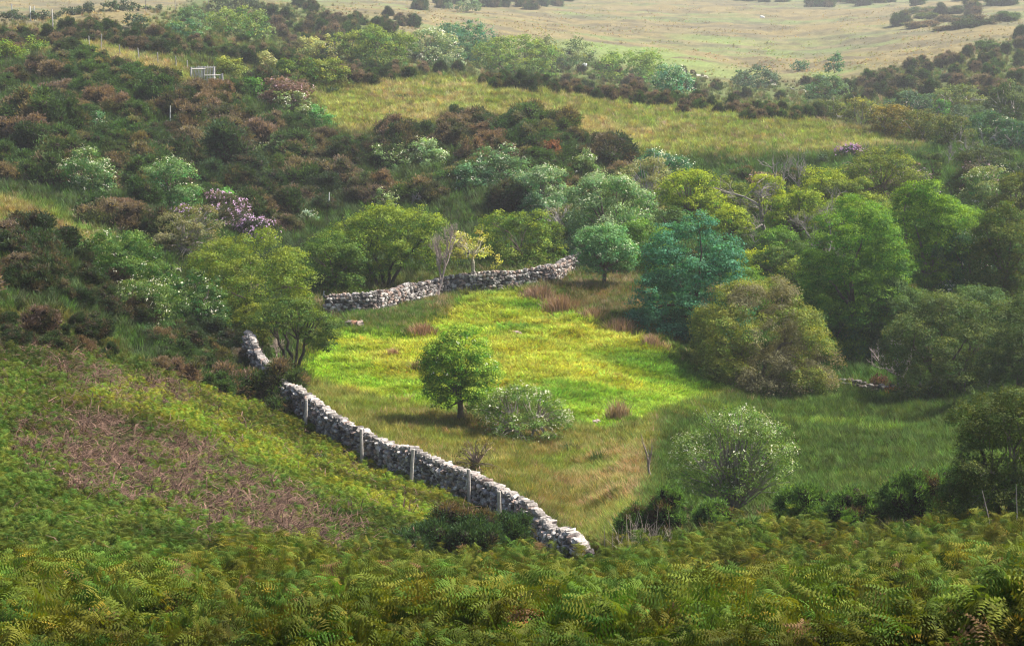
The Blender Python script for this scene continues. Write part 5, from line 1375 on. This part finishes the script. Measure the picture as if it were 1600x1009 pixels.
# rush clumps one can tell apart
for i, (px, py, w, h, c, lab) in enumerate(((660, 525, 44, 18, (0.22, 0.13, 0.09), "pinkish brown rush clump below the middle of the far wall"), (615, 556, 16, 11, (0.25, 0.15, 0.1), "small pinkish rush tuft on the lime slope"),
        (655, 578, 24, 14, (0.16, 0.13, 0.06), "faded rush tuft left of the round bright tree"), (880, 488, 60, 24, (0.22, 0.14, 0.10), "pink-brown rush bank near the right end of the far wall"), (925, 500, 40, 18, (0.24, 0.16, 0.11), "short pinkish rush clump on the east bank"),
        (968, 520, 46, 20, (0.25, 0.16, 0.12), "pale pinkish rush clump lower on the east bank"), (1018, 540, 30, 16, (0.24, 0.16, 0.12), "lowest pinkish rush clump on the east bank"), (842, 468, 50, 20, (0.2, 0.13, 0.1), "dusky rush bank under the far wall"),
        (890, 712, 34, 18, (0.06, 0.09, 0.03), "dark green rush clump under the blossoming low hawthorn"), (934, 728, 26, 22, (0.05, 0.085, 0.03), "dark green rush clump left of the dead stump"), (966, 655, 36, 26, (0.24, 0.17, 0.12), "pinkish rush clump at the lower tip of the lime slope"))):
    loc, d = gpt(px, py); s = loc.length / F
    r = np.random.default_rng(700 + i); mb = MB(); W_ = w * s; H_ = h * s * 1.25
    for k in range(int(300 * max(W_, 0.6))):
        x = r.normal() * W_ * 0.26; y = r.normal() * W_ * 0.2; hh = H_ * r.uniform(0.5, 1.1) * math.exp(-(x / W_) ** 2 * 2)
        dx, dy = r.normal() * 0.12 + x * 0.2, r.normal() * 0.12; z0 = -0.1 - 0.2 * abs(y)
        q = 0.012; p0 = np.array([x, y, z0]); p1 = np.array([x + dx * 0.5, y + dy * 0.5, hh * 0.6]); p2 = np.array([x + dx * 1.4, y + dy * 1.4, hh])
        a = np.array([q, 0, 0]) if k % 2 else np.array([q * 0.5, q, 0])
        cc = np.array(c) * r.uniform(0.6, 1.6)
        mb.add([p0 - a, p0 + a, p1 + a, p1 - a], [[0, 1, 2, 3]], cc); mb.add([p1 - a, p1 + a, p2 + a * 0.2, p2 - a * 0.2], [[0, 1, 2, 3]], cc * 1.15)
    tag(mb.build('rush_clump', M_LEAF, loc=loc), lab, 'rushes', "rush clumps on the slopes")

# dead stalks at the bracken edge
loc, d = gpt(1012, 868); loc = Vector(at_d(1005, 50)); s = loc.length / F
mb = MB(); r = np.random.default_rng(5)
for k in range(90):
    x = r.normal() * 24 * s; y = r.uniform(-0.5, 0.8); h = r.uniform(30, 62) * s * (1.25 if r.random() < 0.12 else 1); dx = r.normal() * 0.16
    mb.tube([(x, y, -0.1), (x + dx * 0.5, y, h * 0.6), (x + dx * 1.3, y, h)], [0.009, 0.008, 0.004], np.array([0.50, 0.42, 0.32]) * r.uniform(0.5, 1.25), 4)
tag(mb.build('dead_stalks', M_WOOD, loc=loc), "clump of pale dead upright stalks at the edge of the near bracken", 'stalks')
for i, (px, h, dx, lab) in enumerate(((1555, 46, -0.35, "pale leaning dead stalk below the big shadowy tree"), (1590, 50, -0.1, "pale dead stalk at the far right of the bracken"))):
    loc = Vector(at_d(px, 44)); s = loc.length / F; mb = MB()
    H_ = (h + 50) * s
    mb.tube([(0, 0, -0.1), (dx * 0.5, 0, H_ * 0.55), (dx, 0, H_)], [0.016, 0.013, 0.006], (0.38, 0.32, 0.27), 5)
    tag(mb.build('dead_stalk', M_WOOD, loc=loc), lab, 'stalk')

# ================================================================== bracken, grass and heath cover (nobody could count these)
fr = np.random.default_rng(12)
FERN = [proto('fern_form', fern_mesh(np.random.default_rng(600 + i), fronds=3 + i % 3), M_LEAFI) for i in range(6)]
def fern_tint(n, base, r, bright=0.0):
    c = np.tile(np.asarray(base, float), (n, 1)) * r.uniform(0.65, 1.35, (n, 1))
    c[:, 0] *= r.uniform(0.75, 1.25 + bright, n)
    return c
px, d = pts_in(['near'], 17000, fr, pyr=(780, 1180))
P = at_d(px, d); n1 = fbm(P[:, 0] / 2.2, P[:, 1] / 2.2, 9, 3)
ti = fern_tint(len(px), (0.055, 0.092, 0.012), fr, 0.5) * (0.55 + 0.95 * sstep(0.38, 0.62, n1))[:, None]  # base tint darkened to stand in for shade over the foreground
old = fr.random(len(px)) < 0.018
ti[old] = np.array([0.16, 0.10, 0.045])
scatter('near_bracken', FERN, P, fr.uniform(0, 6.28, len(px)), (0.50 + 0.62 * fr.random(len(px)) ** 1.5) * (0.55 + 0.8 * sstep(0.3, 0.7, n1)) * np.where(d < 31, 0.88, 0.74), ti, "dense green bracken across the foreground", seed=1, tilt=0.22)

px, d = pts_in(['bracken'], 30000, fr, excl=['near'], pyr=(540, 960),
               dens=lambda a, b: np.clip(1.0 - 0.72 * zone('dead', a, b) - 0.45 * zone('dead2', a, b), 0, 1) * (0.35 + 0.9 * sstep(0.35, 0.55, fbm(a / 40, b / 22, 7, 3))))
P = at_d(px, d); n1 = fbm(P[:, 0] / 4, P[:, 1] / 4, 19, 3)
_, pyp = project(P[:, 0], P[:, 1], P[:, 2])
lm = zone('limefern', px, pyp)
ti = fern_tint(len(px), (0.065, 0.115, 0.018), fr, 0.3) * (1 - lm[:, None]) + fern_tint(len(px), (0.118, 0.178, 0.020), fr, 0.35) * lm[:, None]
ti *= (0.6 + 0.9 * sstep(0.3, 0.65, n1))[:, None]
scatter('slope_bracken', FERN, P, fr.uniform(0, 6.28, len(px)), 0.34 + 0.28 * fr.random(len(px)), ti, "young yellow-green bracken on the left slope", seed=2, tilt=0.15)

LIT = [proto('litter_form', litter_mesh(np.random.default_rng(650 + i)), M_LEAFI) for i in range(4)]
px, d = pts_in(['dead', 'dead2', 'bracken'], 8500, fr, excl=['near'], pyr=(540, 960), dens=lambda a, b: np.clip(zone('dead', a, b) + 0.5 * zone('dead2', a, b) + 0.10, 0, 1))
P = at_d(px, d)
ti = np.tile([0.125, 0.080, 0.060], (len(px), 1)) * fr.uniform(0.35, 1.5, (len(px), 1))
scatter('dead_bracken', LIT, P, fr.uniform(0, 6.28, len(px)), fr.uniform(0.7, 1.3, len(px)), ti, "collapsed purple-brown dead bracken on the left slope", seed=4)

TS = [proto('tuft_form', tuft_mesh(np.random.default_rng(660 + i), 36, 0.16, 0.17, 0.012, 0.8), M_LEAFI) for i in range(3)]
TL = [proto('tuft_form', tuft_mesh(np.random.default_rng(670 + i), 44, 0.42, 0.18, 0.011, 0.45), M_LEAFI) for i in range(3)]
TSeed = [proto('tuft_form', tuft_mesh(np.random.default_rng(680 + i), 44, 0.46, 0.2, 0.011, 0.5, seedy=0.8), M_LEAFI) for i in range(3)]
def grass(name, zones, n, protos, sc, label, seed, excl=(), tintmul=1.0, var=0.3, pyr=(-8, 1060), dens=None, pink=0.0, fixed=None, green=0.0):
    r = np.random.default_rng(seed)
    px, d = pts_in(zones, n, r, excl=excl, pyr=pyr, dens=dens)
    P = at_d(px, d)
    _, pyp = project(P[:, 0], P[:, 1], P[:, 2])
    c = ground_colour(px, pyp, P[:, 0], P[:, 1]) * tintmul if fixed is None else np.tile(np.asarray(fixed, float), (len(px), 1))
    c = c * (1 + var * r.normal(size=(len(px), 1))).clip(0.45, 1.8) * (1 + 0.12 * r.normal(size=(len(px), 3)))
    if pink:
        k = r.random(len(px)) < pink; c[k] = np.array([0.27, 0.20, 0.14]) * r.uniform(0.7, 1.2, (k.sum(), 1))
    if green:
        k = r.random(len(px)) < green; c[k] = np.array([0.06, 0.13, 0.02]) * r.uniform(0.7, 1.3, (k.sum(), 1))
    s_ = r.uniform(sc[0], sc[1], len(px)) * np.clip(d / 90, 0.8, 1.8) ** 0.7
    scatter(name, protos, P, r.uniform(0, 6.28, len(px)), s_, np.clip(c, 0.005, 0.8), label, seed=seed)
grass('slope_grass', ['lime'], 15000, TS, (0.7, 1.7), "short lime green grass of the sunny slope", 31, tintmul=1.15)
grass('bank_grass', ['fringe', 'east'], 6500, TL, (0.6, 1.1), "rough tufted grass along the far wall", 32, pink=0.15, green=0.35)
grass('dry_grass', ['dry', 'gully'], 13000, TSeed + TL[:1], (0.6, 1.15), "tall dry seeding grass above the near wall", 33, tintmul=1.1, pink=0.04, green=0.16)
grass('marsh_grass', ['marsh'], 14000, TL, (0.7, 1.35), "dark rushy grass of the marshy meadow", 34, tintmul=1.0, green=0.15, excl=['near'])
grass('hill_grass', ['hillgrass', 'leftfield', 'knoll'], 16000, TL, (0.7, 1.3), "tawny and green grass of the hill", 35, tintmul=1.1, pink=0.10)
grass('moor_grass', ['moor'], 3500, TL, (0.4, 0.8), "rough purple moor grass", 36, tintmul=2.1, var=0.12, dens=lambda a, b: sstep(0.45, 0.6, fbm(a / 30, b / 5, 7, 3)))
grass('slope_undergrowth', ['rough', 'bracken'], 7000, TL, (0.5, 1.0), "thin grass between the bracken", 37, excl=['near'], tintmul=1.2, pink=0.1, green=0.15)
grass('heath_undergrowth', ['scrub'], 12000, TL, (0.8, 1.7), "dark heathy undergrowth of the hillside", 38, tintmul=1.2, green=0.2)
grass('wood_undergrowth', ['wood'], 9000, TL, (0.9, 1.8), "deep green undergrowth of the wood", 39, tintmul=1.2, green=0.4)

grass('rough_cover', ['other'], 12000, TL, (0.7, 1.5), "mixed rough grass and heath between the bushes", 40, tintmul=1.1, green=0.15, pink=0.08)

# ================================================================== haze: one box of even, thin air
hm, hn, hl = new_mat('haze_air')
ho = hn.new('ShaderNodeOutputMaterial'); hv = hn.new('ShaderNodeVolumePrincipled')
hv.inputs['Color'].default_value = (0.93, 0.96, 1.0, 1)
hv.inputs['Density'].default_value = 0.00029
hv.inputs['Anisotropy'].default_value = 0.3
hl.new(hv.outputs[0], ho.inputs['Volume'])
zlo = float(ZG.min()) - 1.0
xr = float(np.abs(XG).max()) + 5
mb = MB(); mb.box((0, 740, (zlo + 4.0) / 2), (2 * xr, 1560, 4.0 - zlo), (1, 1, 1))
hz = mb.build('haze', hm); tag(hz, "thin pale summer haze over the valley", kind='stuff')
